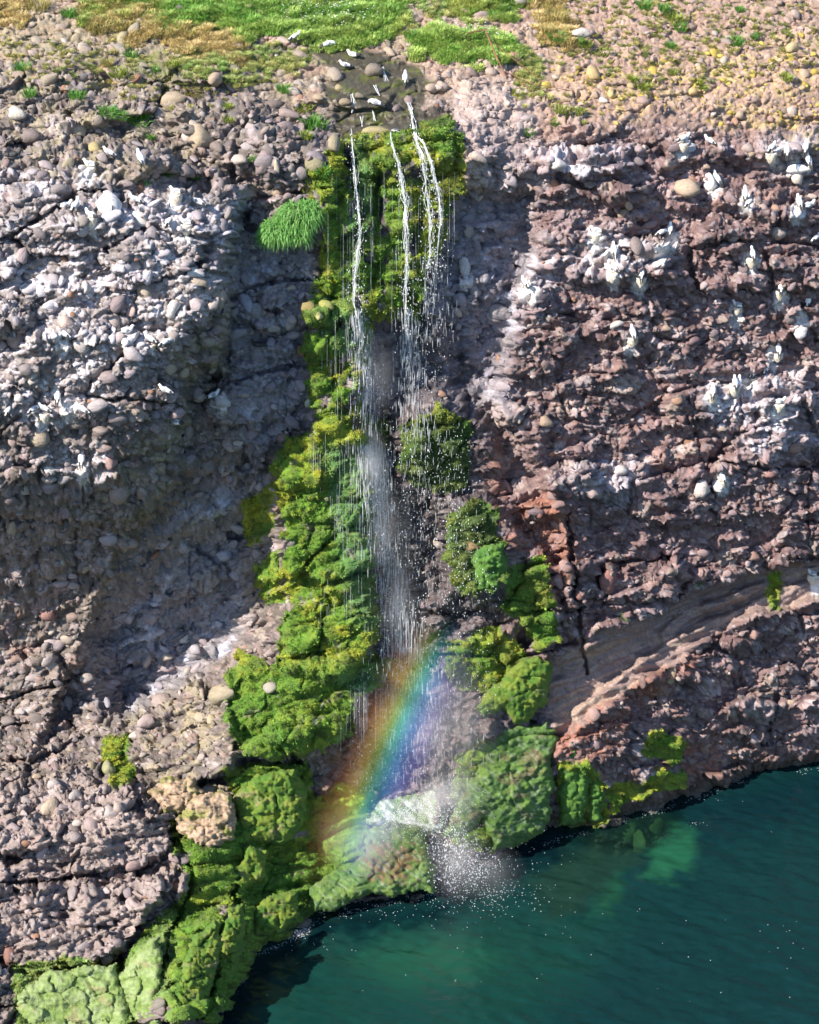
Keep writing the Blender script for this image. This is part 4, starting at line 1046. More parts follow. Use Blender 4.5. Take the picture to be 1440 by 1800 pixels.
M_PLUME = water_mat("falling_spray", .8)
rw = np.random.default_rng(77)
def fall_path(pts, out=.12):
    """densify a pixel polyline and hang it in front of the rock it falls past"""
    pts = np.array(pts, float)
    seg = np.concatenate([[0], np.cumsum(np.hypot(*np.diff(pts, axis=0).T))])
    n = int(seg[-1] / 5) + 2
    s = np.linspace(0, seg[-1], n)
    xx = np.interp(s, seg, pts[:, 0]); yy = np.interp(s, seg, pts[:, 1])
    yw = np.array([surf(a_, b_)[0][1] for a_, b_ in zip(xx, yy)])
    yw = np.minimum.accumulate(yw) * .6 + yw * .4
    yw = np.convolve(np.pad(yw, 3, 'edge'), np.ones(7) / 7, 'valid') - out
    return xx, yy, yw
STREAMS = [([(617, 225), (620, 262), (624, 300), (627, 340), (632, 380), (633, 420), (627, 455), (624, 490), (622, 530), (628, 560)], 8, "thin white stream of water on the left of the mossy wall"),
           ([(686, 232), (689, 255), (700, 285), (707, 320), (712, 350), (714, 400), (716, 450), (714, 500), (713, 560), (718, 600)], 8, "middle stream of water falling over the green knob"),
           ([(722, 190), (726, 225), (731, 245), (742, 270), (747, 310), (752, 350), (756, 390), (757, 440), (752, 470)], 9, "white stream braiding down right of the middle of the mossy wall"),
           ([(728, 235), (745, 252), (758, 285), (766, 320), (773, 350), (775, 390), (770, 430), (768, 465)], 6, "rightmost white stream slanting down the mossy wall")]
drop_pts = []
for si, (pts, wd, lb) in enumerate(STREAMS):
    xx, yy, yw = fall_path(pts)
    paths = []
    L_ = len(xx); tt = np.linspace(0, 1, L_)
    for k in range(30):
        ph = rw.uniform(0, 9); amp = wd * (.2 + 1.1 * rw.random() ** 1.5)
        env = .45 + .55 * np.sin(np.pi * np.clip(tt * 1.15, 0, 1)) 
        off = amp * env * np.array([float(v) for v in gnoise(np.full(L_, ph), tt * L_ / 7 + ph, 600 + k)]) * 1.2
        x2 = xx + off; y2 = yy + rw.uniform(-2, 2)
        i0 = int(rw.uniform(0, .75) * L_ * (k > 3)); i1 = min(L_, i0 + int(L_ * rw.uniform(.15, .5))) if k > 3 else L_
        if i1 - i0 < 5: continue
        P = on_y(x2, y2, yw - rw.uniform(0, .10))[i0:i1]
        rr = (rw.uniform(.0025, .0075)) * (1 - .45 * tt[i0:i1]) * (.65 + .7 * np.abs(gnoise(np.full(i1 - i0, k * 3.1), np.arange(i1 - i0) / 3.0, 640)))
        rr[0] = rr[-1] = .001
        paths.append((P, rr))
    V, Q = tube_mesh(paths)
    o = set_mesh("waterfall_stream", V, Q, mat=M_FALL)
    tag(o, lb, "waterfall", "streams of the waterfall")
    # loose drops along the stream
    for _ in range(220):
        t_ = rw.random() ** .8; i = int(t_ * (L_ - 1))
        drop_pts.append((xx[i] + rw.normal(0, 3 + 7 * t_), yy[i] + rw.uniform(-4, 60 * t_), yw[i] - rw.uniform(-.05, .2), rw.uniform(.004, .011)))
# small rills above the lip
paths = []
for pts in ([(672, 120), (677, 135), (680, 146)], [(618, 165), (622, 180), (620, 195)], [(634, 205), (637, 222)], [(660, 150), (665, 165)], [(655, 195), (662, 215)], [(716, 180), (722, 195), (726, 215)], [(690, 226), (700, 232)]):
    for k in range(4):
        p_ = np.array(pts) + rw.normal(0, 1.8, (len(pts), 2))
        xx, yy, yw = fall_path(p_, .04)
        paths.append((on_y(xx, yy, yw), np.full(len(xx), rw.uniform(.003, .008))))
V, Q = tube_mesh(paths); tag(set_mesh("stream_rills", V, Q, mat=M_FALL), "little white rills between the stones of the stream above the lip", "rill", kind='stuff')
# threads of water dripping from the moss
paths = []
def threads(n, x0, x1, y0, y1, l0, l1, out=.15, r=.0035):
    for _ in range(n):
        x = rw.uniform(x0, x1); y = rw.uniform(y0, y1); l = rw.uniform(l0, l1)
        yy = np.arange(y, y + l, 6.0)
        if len(yy) < 3: continue
        s_, _, _ = surf(x, y)
        P = on_y(x + np.cumsum(rw.normal(0, .15, len(yy))), yy, np.full(len(yy), s_[1] - out))
        rr = np.full(len(yy), r) * rw.uniform(.5, 1.3) * (rw.random(len(yy)) * .8 + .4)
        paths.append((P, rr))
threads(60, 570, 800, 300, 400, 30, 150)
threads(14, 600, 640, 420, 520, 60, 160); threads(14, 690, 775, 400, 480, 60, 120)
threads(30, 565, 625, 560, 690, 20, 110); threads(34, 575, 650, 850, 960, 30, 110); threads(22, 560, 655, 1000, 1100, 20, 90)
threads(55, 610, 700, 1185, 1215, 40, 120); threads(20, 590, 640, 1240, 1270, 20, 60); threads(20, 540, 640, 760, 800, 30, 80)
threads(30, 560, 760, 1560, 1590, 8, 22, .0)
V, Q = tube_mesh(paths, 3); tag(set_mesh("water_threads", V, Q, mat=M_DRIP), "fine threads of water dripping from the moss", "drips", kind='stuff')

# falling strings of broken water below the overhang
paths = []
def plume(n, line, w0, w1, l0, l1, r0, r1, d0=.3, d1=.9):
    line = np.array(line, float)
    for _ in range(n):
        t = rw.random(); x = np.interp(t, np.linspace(0, 1, len(line)), line[:, 0]); y = np.interp(t, np.linspace(0, 1, len(line)), line[:, 1])
        x += rw.normal(0, w0 + (w1 - w0) * t); l = rw.uniform(l0, l1); yy = np.linspace(y, y + l, 4)
        yb = float(ysheet(x, y)) - rw.uniform(d0, d1)
        rr = rw.uniform(r0, r1) * np.array([.2, 1, .8, .15])
        paths.append((on_y(x + rw.normal(0, .6, 4).cumsum() * .4, yy, np.full(4, yb)), rr))
plume(420, [(628, 540), (640, 640), (650, 760)], 7, 16, 6, 30, .003, .008)
plume(800, [(648, 770), (656, 850), (675, 950), (700, 1060), (712, 1140)], 11, 22, 8, 40, .003, .009)
plume(520, [(655, 775), (662, 820), (668, 890)], 12, 16, 6, 26, .003, .009)
plume(420, [(716, 540), (722, 640), (735, 760)], 8, 24, 6, 26, .003, .008)
plume(360, [(740, 740), (760, 900), (775, 1060)], 32, 40, 5, 16, .003, .006)
plume(520, [(715, 1130), (735, 1240), (760, 1370)], 34, 46, 5, 22, .003, .007)
plume(160, [(760, 440), (765, 520), (768, 600)], 12, 20, 6, 22, .003, .007)
V, Q = tube_mesh(paths, 3); tag(set_mesh("falling_water", V, Q, mat=M_PLUME), "white broken water falling free below the mossy wall", "waterfall", kind='stuff')
# ---- spray droplets
bpy.ops.mesh.primitive_ico_sphere_add(subdivisions=1, radius=1, location=(0, 0, 0))
_d = bpy.context.object; drop_me = _d.data; bpy.data.objects.remove(_d)
M_DROP, nt, p = new_mat("water_drop"); p.inputs["Base Color"].default_value = (.88, .92, .95, 1); p.inputs["Roughness"].default_value = .2
nn_ = noise_node(nt, 3); nt.links.new(mix_col(nt, nn_.outputs[0], (.7, .76, .82), (.92, .94, .96)), p.inputs["Base Color"])
drop_me.materials.append(M_DROP); drop_me.shade_smooth()
def spray_poly(n, poly, d0, d1, s0, s1, pw=1.0):
    n = int(n * .36); s1 *= 1.0
    p_ = np.array(poly, float); got = 0
    while got < n:
        x = rw.uniform(p_[:, 0].min(), p_[:, 0].max(), n); y = rw.uniform(p_[:, 1].min(), p_[:, 1].max(), n)
        s = sdf(poly, x.astype(np.float32), y.astype(np.float32))
        keep_ = (s > 0) & (rw.random(n) < np.clip(s / 45, 0.05, 1))
        for a_, b_ in zip(x[keep_], y[keep_]):
            if got >= n: break
            yb = float(ysheet(a_, b_))
            drop_pts.append((a_, b_, yb - rw.uniform(d0, d1), s0 + (s1 - s0) * rw.random() ** 3)); got += 1
spray_poly(1500, [(610, 520), (650, 520), (700, 700), (690, 760), (620, 740), (615, 640)], .3, .9, .003, .009)
spray_poly(1300, [(690, 440), (790, 440), (810, 620), (780, 720), (700, 720), (690, 560)], .3, .9, .003, .010)
spray_poly(4200, [(640, 760), (700, 740), (830, 740), (860, 900), (900, 1080), (860, 1160), (680, 1160), (650, 1000), (640, 900)], .4, 1.2, .003, .011)
spray_poly(1800, [(620, 780), (680, 780), (700, 900), (720, 1060), (700, 1160), (650, 1160), (645, 1000)], .5, 1.2, .003, .008)
spray_poly(4200, [(610, 1180), (680, 1120), (880, 1120), (900, 1220), (860, 1320), (820, 1460), (640, 1460), (600, 1400), (600, 1280)], .5, 1.5, .003, .008)
spray_poly(5200, [(735, 1450), (765, 1400), (800, 1380), (825, 1450), (870, 1490), (895, 1525), (860, 1560), (800, 1578), (750, 1560)], .5, 1.4, .004, .012)
spray_poly(260, [(740, 1450), (960, 1440), (1040, 1560), (900, 1620), (740, 1610), (560, 1640), (540, 1600), (740, 1580)], .5, 1.4, .004, .012)
spray_poly(500, [(505, 1650), (520, 1625), (550, 1635), (555, 1655), (530, 1665)], .1, .4, .003, .008)
spray_poly(5000, [(630, 1450), (680, 1410), (740, 1385), (800, 1355), (815, 1375), (770, 1410), (780, 1450), (700, 1470)], .25, .9, .003, .008)
spray_poly(2400, [(640, 1470), (780, 1400), (860, 1380), (880, 1440), (760, 1500), (660, 1500)], .25, .9, .003, .007)
dpt = np.array(drop_pts)
# drifting and landed foam flecks on the open water are built with the sea below
pos = on_y(dpt[:, 0], dpt[:, 1], dpt[:, 2])
pos[:, 2] = np.maximum(pos[:, 2], .01)
nd = len(pos); print("drops", nd)
# the drops are joined to one mesh of tiny octahedra drawn out along their fall
ov = np.array([(1, 0, 0), (-1, 0, 0), (0, 1, 0), (0, -1, 0), (0, 0, 2.6), (0, 0, -2.6)], float)
of = np.array([(0, 2, 4), (2, 1, 4), (1, 3, 4), (3, 0, 4), (2, 0, 5), (1, 2, 5), (3, 1, 5), (0, 3, 5)])
V = (pos[:, None, :] + ov[None] * dpt[:, 3][:, None, None]).reshape(-1, 3)
Q = (of[None] + (np.arange(nd) * 6)[:, None, None]).reshape(-1, 3)
tag(set_mesh("spray", V, Q, mat=M_DROP), "white droplets of spray blowing off the waterfall", "spray", kind='stuff')
# foam flecks on the sea
fl = []
for cx_, cy_, sx2, sy2, n in ((835, 1570, 55, 18, 420), (518, 1643, 14, 4, 70), (620, 1600, 60, 12, 90), (560, 1665, 30, 12, 16), (900, 1600, 90, 30, 60), (1405, 1650, 30, 20, 14), (1380, 1340, 50, 4, 40), (1225, 1448, 10, 2, 12), (800, 1723, 3, 2, 4), (900, 1700, 350, 70, 22), (1300, 1600, 110, 100, 8), (1200, 1405, 60, 3, 30)):
    for _ in range(n): fl.append((cx_ + rw.normal(0, sx2), cy_ + rw.normal(0, sy2), rw.uniform(.004, .018)))
for (ax, ay), (bx, by) in zip(WATERLINE[4:-2], WATERLINE[5:-1]):
    for _ in range(int((bx - ax) * .9)):
        t_ = rw.random()
        if float(gnoise(np.array([(ax + (bx - ax) * t_) / 40]), np.array([3.3]), 9)[0]) > -.1: fl.append((ax + (bx - ax) * t_ + rw.normal(0, 4), ay + (by - ay) * t_ + 9 + abs(rw.normal(0, 4)), rw.uniform(.004, .014)))
fl = np.array(fl); pos = on_z(fl[:, 0], fl[:, 1], .02)
ang = rw.uniform(0, 6.3, len(fl))
ovf = np.array([(1, 0, 0), (-1, 0, 0), (0, .6, 0), (0, -.6, 0), (0, 0, .4), (0, 0, -.4)], float)
c_, s_ = np.cos(ang), np.sin(ang)
W = np.stack([ovf[None, :, 0] * c_[:, None] - ovf[None, :, 1] * s_[:, None], ovf[None, :, 0] * s_[:, None] + ovf[None, :, 1] * c_[:, None], np.repeat(ovf[None, :, 2], len(fl), 0)], -1)
V = (pos[:, None, :] + W * fl[:, 2][:, None, None]).reshape(-1, 3)
Q = (of[None] + (np.arange(len(fl)) * 6)[:, None, None]).reshape(-1, 3)
tag(set_mesh("foam", V, Q, mat=M_DROP), "white foam flecks floating on the dark sea", "foam", kind='stuff')

# ---- mist of fine droplets, and a volume tinted as a rainbow, in front of the chute
def hull(name, poly, near, far, z=None):
    """closed prism: polygon at two distances in front of the rock"""
    n = len(poly)
    yb = [float(ysheet(a_, b_)) for a_, b_ in poly]
    f = [on_y(a_, b_, y - near) for (a_, b_), y in zip(poly, yb)]; g = [on_y(a_, b_, y - far) for (a_, b_), y in zip(poly, yb)]
    me = bpy.data.meshes.new(name)
    me.from_pydata([tuple(v) for v in f + g], [], [tuple(range(n)), tuple(range(2 * n - 1, n - 1, -1))] + [(i, i + n, (i + 1) % n + n, (i + 1) % n) for i in range(n)])
    bm = bmesh.new(); bm.from_mesh(me); bmesh.ops.recalc_face_normals(bm, faces=bm.faces); bm.to_mesh(me); bm.free()
    o = bpy.data.objects.new(name, me); COL.objects.link(o); return o
def vec_const(nt, v):
    n = nt.nodes.new("ShaderNodeCombineXYZ")
    for i in range(3): n.inputs[i].default_value = v[i]
    return n.outputs[0]
def vmath(nt, op, a_, b_=None):
    n = nt.nodes.new("ShaderNodeVectorMath"); n.operation = op
    nt.links.new(a_, n.inputs[0])
    if b_ is not None: nt.links.new(b_, n.inputs[1])
    return n
def blob(nt, posn, c, r):
    """soft ellipsoid 1 at its centre, 0 at its rim"""
    d = vmath(nt, 'SUBTRACT', posn, vec_const(nt, c)); e = vmath(nt, 'DIVIDE', d.outputs[0], vec_const(nt, r)); l = vmath(nt, 'LENGTH', e.outputs[0])
    v = math_node(nt, 'SUBTRACT', 1.0, l.outputs["Value"], True)
    return v
def sp(px, py, d): return tuple(on_y(px, py, float(ysheet(px, py)) - d))
def volume_mat(name, blobs, dens_, colr, aniso, bow=False):
    m = bpy.data.materials.new(name); m.use_nodes = True; nt = m.node_tree; nt.nodes.remove(nt.nodes["Principled BSDF"])
    geo = nt.nodes.new("ShaderNodeNewGeometry"); P_ = geo.outputs["Position"]
    tot = None
    for c, r, k in blobs:
        b_ = blob(nt, P_, c, r); b_ = math_node(nt, 'MULTIPLY', b_, b_) ; b_ = math_node(nt, 'MULTIPLY', b_, k)
        tot = b_ if tot is None else math_node(nt, 'ADD', tot, b_)
    ns = nt.nodes.new("ShaderNodeTexNoise"); ns.inputs["Scale"].default_value = 1.6; ns.inputs["Detail"].default_value = 3
    mp = nt.nodes.new("ShaderNodeMapping"); mp.inputs["Scale"].default_value = (1, 1, .45); nt.links.new(P_, mp.inputs[0]); nt.links.new(mp.outputs[0], ns.inputs["Vector"])
    r_ = nt.nodes.new("ShaderNodeMapRange"); r_.inputs[1].default_value = .3; r_.inputs[2].default_value = .7; r_.inputs[3].default_value = .35; r_.inputs[4].default_value = 1.4
    nt.links.new(ns.outputs[0], r_.inputs[0])
    tot = math_node(nt, 'MULTIPLY', tot, r_.outputs[0])
    vsn = nt.nodes.new("ShaderNodeVolumeScatter"); vsn.inputs["Anisotropy"].default_value = aniso
    vsn.inputs["Color"].default_value = (*colr, 1)
    if bow:
        # rainbow light painted as scatter colour: a cone round the line from the sun
        d = vmath(nt, 'SUBTRACT', P_, vec_const(nt, CAM)); dn = vmath(nt, 'NORMALIZE', d.outputs[0])
        dt = vmath(nt, 'DOT_PRODUCT', dn.outputs[0], vec_const(nt, -SUN))
        ang_ = math_node(nt, 'ARCCOSINE', dt.outputs["Value"])
        u = nt.nodes.new("ShaderNodeMapRange"); u.inputs[1].default_value = math.radians(40.35); u.inputs[2].default_value = math.radians(42.9)
        nt.links.new(ang_, u.inputs[0])
        cr = nt.nodes.new("ShaderNodeValToRGB"); el = cr.color_ramp.elements
        stops = [(0, (0, 0, 0)), (.10, (.14, .10, .34)), (.24, (.30, .26, .98)), (.40, (.12, .44, .98)), (.52, (.14, .74, .50)), (.60, (.46, .72, .14)), (.69, (.88, .58, .14)), (.80, (.60, .26, .10)), (.90, (.25, .09, .04)), (1, (0, 0, 0))]
        el[0].position = 0; el[0].color = (0, 0, 0, 1); el[1].position = 1; el[1].color = (0, 0, 0, 1)
        for p_, c_ in stops[1:-1]:
            e = el.new(p_); e.color = (*c_, 1)
        nt.links.new(u.outputs[0], cr.inputs[0]); nt.links.new(cr.outputs[0], vsn.inputs["Color"])
    nt.links.new(math_node(nt, 'MULTIPLY', tot, dens_), vsn.inputs["Density"])
    nt.links.new(vsn.outputs[0], nt.nodes["Material Output"].inputs["Volume"])
    return m
mist = hull("mist", [(600, 520), (690, 470), (740, 560), (720, 720), (860, 1000), (1000, 1150), (1000, 1480), (960, 1600), (740, 1600), (540, 1600), (520, 1450), (560, 1280), (620, 1150), (600, 900)], .15, 1.9)
mist.data.materials.append(volume_mat("mist_droplets", [(sp(760, 1400, .9), (1.6, 1.5, 1.1), 1.6), (sp(760, 1385, .7), (1.3, 1.2, .75), 2.8), (sp(690, 1425, .7), (1.3, 1.2, .7), 2.2), (sp(770, 1270, .9), (1.7, 1.5, 2.0), 1.0), (sp(700, 1060, .9), (.9, 1.4, 2.4), .8), (sp(655, 810, .9), (.5, 1.2, 1.0), 2.0), (sp(662, 640, .8), (.6, 1.2, 1.5), 1.4), (sp(672, 920, .9), (.5, 1.2, 1.7), 2.2), (sp(698, 1060, .9), (.6, 1.2, 1.7), 2.2),
                                                         (sp(700, 960, .9), (.55, 1.2, 2.2), .8), (sp(800, 1500, .9), (1.0, 1.2, 1.5), .9), (sp(855, 1530, .9), (1.2, 1.3, .7), .6), (sp(640, 1470, .9), (1.3, 1.3, 1.0), .7)], .42, (.93, .96, 1.0), -.25))
tag(mist, "pale mist of spray drifting between the waterfall and the rocks", "mist", kind='stuff')
bow = hull("rainbow", [(640, 1090), (700, 1040), (860, 1040), (900, 1100), (860, 1300), (760, 1480), (620, 1560), (500, 1580), (500, 1440), (560, 1300), (620, 1180)], .2, 1.85)
bow.data.materials.append(volume_mat("rainbow_tint", [(sp(720, 1190, 1.0), (1.9, 2.0, 1.9), 1.2), (sp(680, 1290, 1.0), (2.2, 2.0, 2.2), 1.5), (sp(610, 1430, 1.0), (2.4, 2.0, 2.4), 1.1)], .29, (1, 1, 1), -.45, True))
tag(bow, "rainbow arching down through the spray at the foot of the waterfall", "rainbow")
print("water", round(time.time() - T0, 1))
#--PART4--
#--PART4--
# ================================================================ birds
def ring_mesh(spine, wid, hei, seg=10, cap=True):
    """closed body swept along a spine in the x-z plane (x forward)"""
    spine = np.array(spine, float)
    tg = np.gradient(spine, axis=0); tg /= np.linalg.norm(tg, axis=1, keepdims=True)
    V = []
    for p_, t_, w_, h_ in zip(spine, tg, wid, hei):
        up_ = np.array([-t_[1], t_[0]])
        for k in range(seg):
            a_ = 2 * math.pi * k / seg
            V.append((p_[0] + up_[0] * math.sin(a_) * h_, math.cos(a_) * w_, p_[1] + up_[1] * math.sin(a_) * h_))
    F_ = []
    n = len(spine)
    for i in range(n - 1):
        for k in range(seg):
            F_.append((i * seg + k, i * seg + (k + 1) % seg, (i + 1) * seg + (k + 1) % seg, (i + 1) * seg + k))
    F_.append(tuple(range(seg - 1, -1, -1))); F_.append(tuple(range((n - 1) * seg, n * seg)))
    return V, F_
def mesh_of(name, V, F_, mat, smooth=True):
    me = bpy.data.meshes.new(name); me.from_pydata([tuple(map(float, v)) for v in V], [], [tuple(map(int, f)) for f in F_]); me.update()
    bm = bmesh.new(); bm.from_mesh(me); bmesh.ops.recalc_face_normals(bm, faces=bm.faces); bm.to_mesh(me); bm.free()
    if smooth: me.shade_smooth()
    me.materials.append(mat); return me
def simple_mat(name, c1, c2, rough=.7, scale=20):
    m, nt, p = new_mat(name); n = noise_node(nt, scale, 3); nt.links.new(mix_col(nt, n.outputs[0], c1, c2), p.inputs["Base Color"]); p.inputs["Roughness"].default_value = rough; return m
M_WHITE = simple_mat("white_feathers", (.72, .72, .72), (.84, .84, .83)); M_GREY = simple_mat("grey_feathers", (.24, .26, .30), (.34, .36, .40)); M_BLACK = simple_mat("black_feathers", (.02, .02, .022), (.05, .05, .05))
M_BILL = simple_mat("yellow_bill", (.6, .5, .15), (.7, .6, .2)); M_LEG = simple_mat("dark_leg", (.05, .04, .04), (.1, .08, .08)); M_PINK = simple_mat("pink_leg", (.5, .3, .28), (.6, .4, .35))
def wing_mesh(side, sx, spread, pitch, z0, mat, x0=.04):
    """folded wing: a flattened tapering shell lying along the flank"""
    V = []; F_ = []; n = 7; seg = 6
    for i in range(n):
        t = i / (n - 1); x = x0 - t * .25 * sx; w = .014 * math.sin(math.pi * min(1, t * .9 + .15)) + .003; h = (.052 * (1 - t) ** .6 + .006) * (1 if i else .5)
        yc = side * (.068 * (1 - t * .75) * spread); zc = z0 + pitch * (-t * .25) + .012 * (1 - t)
        for k in range(seg):
            a_ = 2 * math.pi * k / seg; V.append((x, yc + side * math.cos(a_) * w, zc + math.sin(a_) * h))
    for i in range(n - 1):
        for k in range(seg): F_.append((i * seg + k, i * seg + (k + 1) % seg, (i + 1) * seg + (k + 1) % seg, (i + 1) * seg + k))
    F_.append(tuple(range(seg))); F_.append(tuple(range((n - 1) * seg, n * seg)))
    return V, F_
def cone(p0, p1, r0, seg=6, r1=.001):
    p0 = np.array(p0, float); p1 = np.array(p1, float); d = (p1 - p0) / np.linalg.norm(p1 - p0)
    s = np.cross(d, [0, 1, .01]); s /= np.linalg.norm(s); q = np.cross(d, s); V = []
    for p_, r_ in ((p0, r0), (p1, r1)):
        for k in range(seg): a_ = 2 * math.pi * k / seg; V.append(p_ + (s * math.cos(a_) + q * math.sin(a_)) * r_)
    return V, [(k, (k + 1) % seg, seg + (k + 1) % seg, seg + k) for k in range(seg)] + [tuple(range(seg)), tuple(range(seg, 2 * seg))]
BPARTS = {}
def bird_parts(kind):
    """(name, mesh, [subparts]) for each pose; the bird stands on z = 0 facing +x"""
    if kind in BPARTS: return BPARTS[kind]
    if kind == 'sit':        # lying on a nest, head up
        sp_ = [(-.20, .055), (-.16, .06), (-.10, .065), (-.03, .07), (.04, .075), (.085, .095), (.11, .13), (.125, .16), (.145, .172), (.165, .168)]
        w = [.022, .035, .058, .075, .068, .050, .038, .036, .030, .010]; h = [.008, .02, .048, .066, .062, .050, .038, .036, .030, .010]; pit, z0, hx, hz = .05, .085, .16, .166
    elif kind == 'stand':    # standing, body level
        sp_ = [(-.21, .10), (-.16, .11), (-.10, .13), (-.03, .145), (.04, .16), (.085, .185), (.11, .215), (.125, .245), (.145, .258), (.165, .254)]
        w = [.020, .033, .055, .070, .064, .048, .036, .035, .030, .010]; h = [.008, .02, .045, .062, .060, .048, .036, .035, .030, .010]; pit, z0, hx, hz = .32, .165, .16, .252
    elif kind == 'upright':  # stretched up against the rock
        sp_ = [(-.16, .04), (-.12, .06), (-.08, .10), (-.03, .14), (.02, .18), (.05, .215), (.062, .25), (.075, .278), (.09, .290), (.108, .288)]
        w = [.020, .040, .064, .076, .068, .050, .038, .037, .032, .010]; h = [.008, .024, .050, .066, .060, .046, .035, .035, .030, .010]; pit, z0, hx, hz = .7, .18, .10, .287
    else:                    # preening, head turned down
        sp_ = [(-.20, .09), (-.15, .10), (-.09, .12), (-.02, .135), (.05, .15), (.09, .165), (.12, .165), (.14, .15), (.15, .13), (.152, .112)]
        w = [.020, .033, .055, .070, .064, .048, .038, .035, .028, .010]; h = [.008, .02, .045, .062, .058, .046, .036, .034, .028, .010]; pit, z0, hx, hz = .3, .155, .152, .12
    r = {}
    out = [("body", mesh_of("bird_body", *ring_mesh(sp_, w, h), M_WHITE), [])]
    for sd in (-1, 1):
        V, F_ = wing_mesh(sd, .85, 1.05, pit, z0, M_GREY); V2, F2 = wing_mesh(sd, .42, .6, pit, z0 - pit * .14, M_BLACK, -.125)
        out.append(("wing", mesh_of("bird_wing", V, F_, M_GREY), [("wing_tip", mesh_of("bird_wing_tip", V2, F2, M_BLACK))]))
    dz = -.035 if kind == 'preen' else -.006; dx = .005 if kind == 'preen' else .036
    V, F_ = cone((hx, 0, hz), (hx + dx, 0, hz + dz), .011)
    out.append(("bill", mesh_of("bird_bill", V, F_, M_BILL), []))
    if kind != 'sit':
        for sd in (-1, 1):
            V, F_ = cone((.0, sd * .028, .11), (.008, sd * .03, .0), .008, 5, .006); n0 = len(V)
            V += [np.array(v) for v in ((-.01, sd * .03, .0), (.045, sd * .012, .002), (.045, sd * .048, .002), (.0, sd * .03, .012))]
            F_ = F_ + [(n0, n0 + 1, n0 + 3), (n0, n0 + 3, n0 + 2), (n0 + 1, n0 + 2, n0 + 3), (n0, n0 + 2, n0 + 1)]
            out.append(("leg", mesh_of("bird_leg", V, F_, M_LEG, False), []))
    BPARTS[kind] = out
    return out
def make_bird(name, cat, kind, loc, yaw, scale, label, group, dark=False):
    root = empty(name, loc, label, cat, group)
    root.rotation_euler = (0, 0, yaw); root.scale = (scale,) * 3
    for pn, me, subs in bird_parts(kind):
        if dark and pn in ('body', 'wing'): me = DARKM.setdefault(me.name, me.copy()); me.materials[0] = M_BLACK
        o = bpy.data.objects.new(pn, me); COL.objects.link(o); o.parent = root
        for sn, sme in subs:
            c_ = bpy.data.objects.new(sn, sme); COL.objects.link(c_); c_.parent = o
    return root
DARKM = {}
# nests: a lumpy cup of mud and straw whitened by guano, streaks running down
def straw_noise(V, s, r): return V + r.standard_normal(V.shape) * s
M_NEST = None
m, nt, p = new_mat("nest_mud"); n = noise_node(nt, 9, 5, .7); n2 = noise_node(nt, 30, 3)
nt.links.new(mix_col(nt, math_node(nt, 'MULTIPLY', n.outputs[0], 1.5, True), (.42, .32, .20), (.74, .70, .62)), p.inputs["Base Color"]); p.inputs["Roughness"].default_value = .95
bp = nt.nodes.new("ShaderNodeBump"); bp.inputs["Strength"].default_value = .8; bp.inputs["Distance"].default_value = .03; nt.links.new(n2.outputs[0], bp.inputs["Height"]); nt.links.new(bp.outputs[0], p.inputs["Normal"]); M_NEST = m
M_STRAW = simple_mat("dry_straw", (.45, .33, .16), (.62, .52, .34), .9)
def nest_mesh(seed):
    r = np.random.default_rng(seed); seg = 14
    prof = [(.03, -.26), (.07, -.21), (.11, -.14), (.14, -.07), (.15, 0), (.155, .045), (.135, .065), (.105, .05), (.06, .03), (.01, .025)]
    V = []; F_ = []
    wob = r.uniform(.8, 1.2, seg)
    for i, (rad, z) in enumerate(prof):
        for k in range(seg):
            a_ = 2 * math.pi * k / seg; q = rad * (.75 + .25 * wob[k]) * r.uniform(.88, 1.12)
            V.append((math.cos(a_) * q, math.sin(a_) * q, z + (r.uniform(-.02, .015) if i < 4 else r.uniform(-.006, .008))))
    for i in range(len(prof) - 1):
        for k in range(seg): F_.append((i * seg + k, i * seg + (k + 1) % seg, (i + 1) * seg + (k + 1) % seg, (i + 1) * seg + k))
    F_.append(tuple(range(seg))); F_.append(tuple(range((len(prof) - 1) * seg, len(prof) * seg)))
    S = []; SF = []
    for _ in range(26):
        a_ = r.uniform(0, 6.283); z = r.uniform(-.10, .05); q = .15; p0 = np.array([math.cos(a_) * q, math.sin(a_) * q, z]); d = np.array([math.cos(a_) * .4, math.sin(a_) * .4, -1.0]) * r.uniform(.03, .09) + r.normal(0, .03, 3)
        t = np.array([-math.sin(a_), math.cos(a_), 0]) * .006; b = len(S)
        S += [p0 - t, p0 + t, p0 + d + t * .3, p0 + d - t * .3]; SF.append((b, b + 1, b + 2, b + 3))
    return mesh_of("nest_cup", V, F_, M_NEST), mesh_of("nest_straw", S, SF, M_STRAW, False)
NESTM = [nest_mesh(30 + i) for i in range(4)]
def make_nest(loc, label, scale, k):
    root = empty("nest", loc, label, "nest", "bird nests on the cliff"); root.scale = (scale,) * 3; root.rotation_euler = (0, 0, random.uniform(0, 6))
    for pn, me in (("cup", NESTM[k % 4][0]), ("straw", NESTM[k % 4][1])):
        o = bpy.data.objects.new(pn, me); COL.objects.link(o); o.parent = root
        if pn == "straw": o["kind"] = "stuff"
def perch(px, py, out=.1):
    """a spot on the rock at this place in the view, a little proud of it"""
    p_, n_, _ = surf(px, py)
    n_ = np.array([n_[0], n_[1], 0]); n_ /= np.linalg.norm(n_) + 1e-9
    return p_ + n_ * out
L_, R_, A_W, T_W = math.pi, 0.0, math.pi / 2, -math.pi / 2
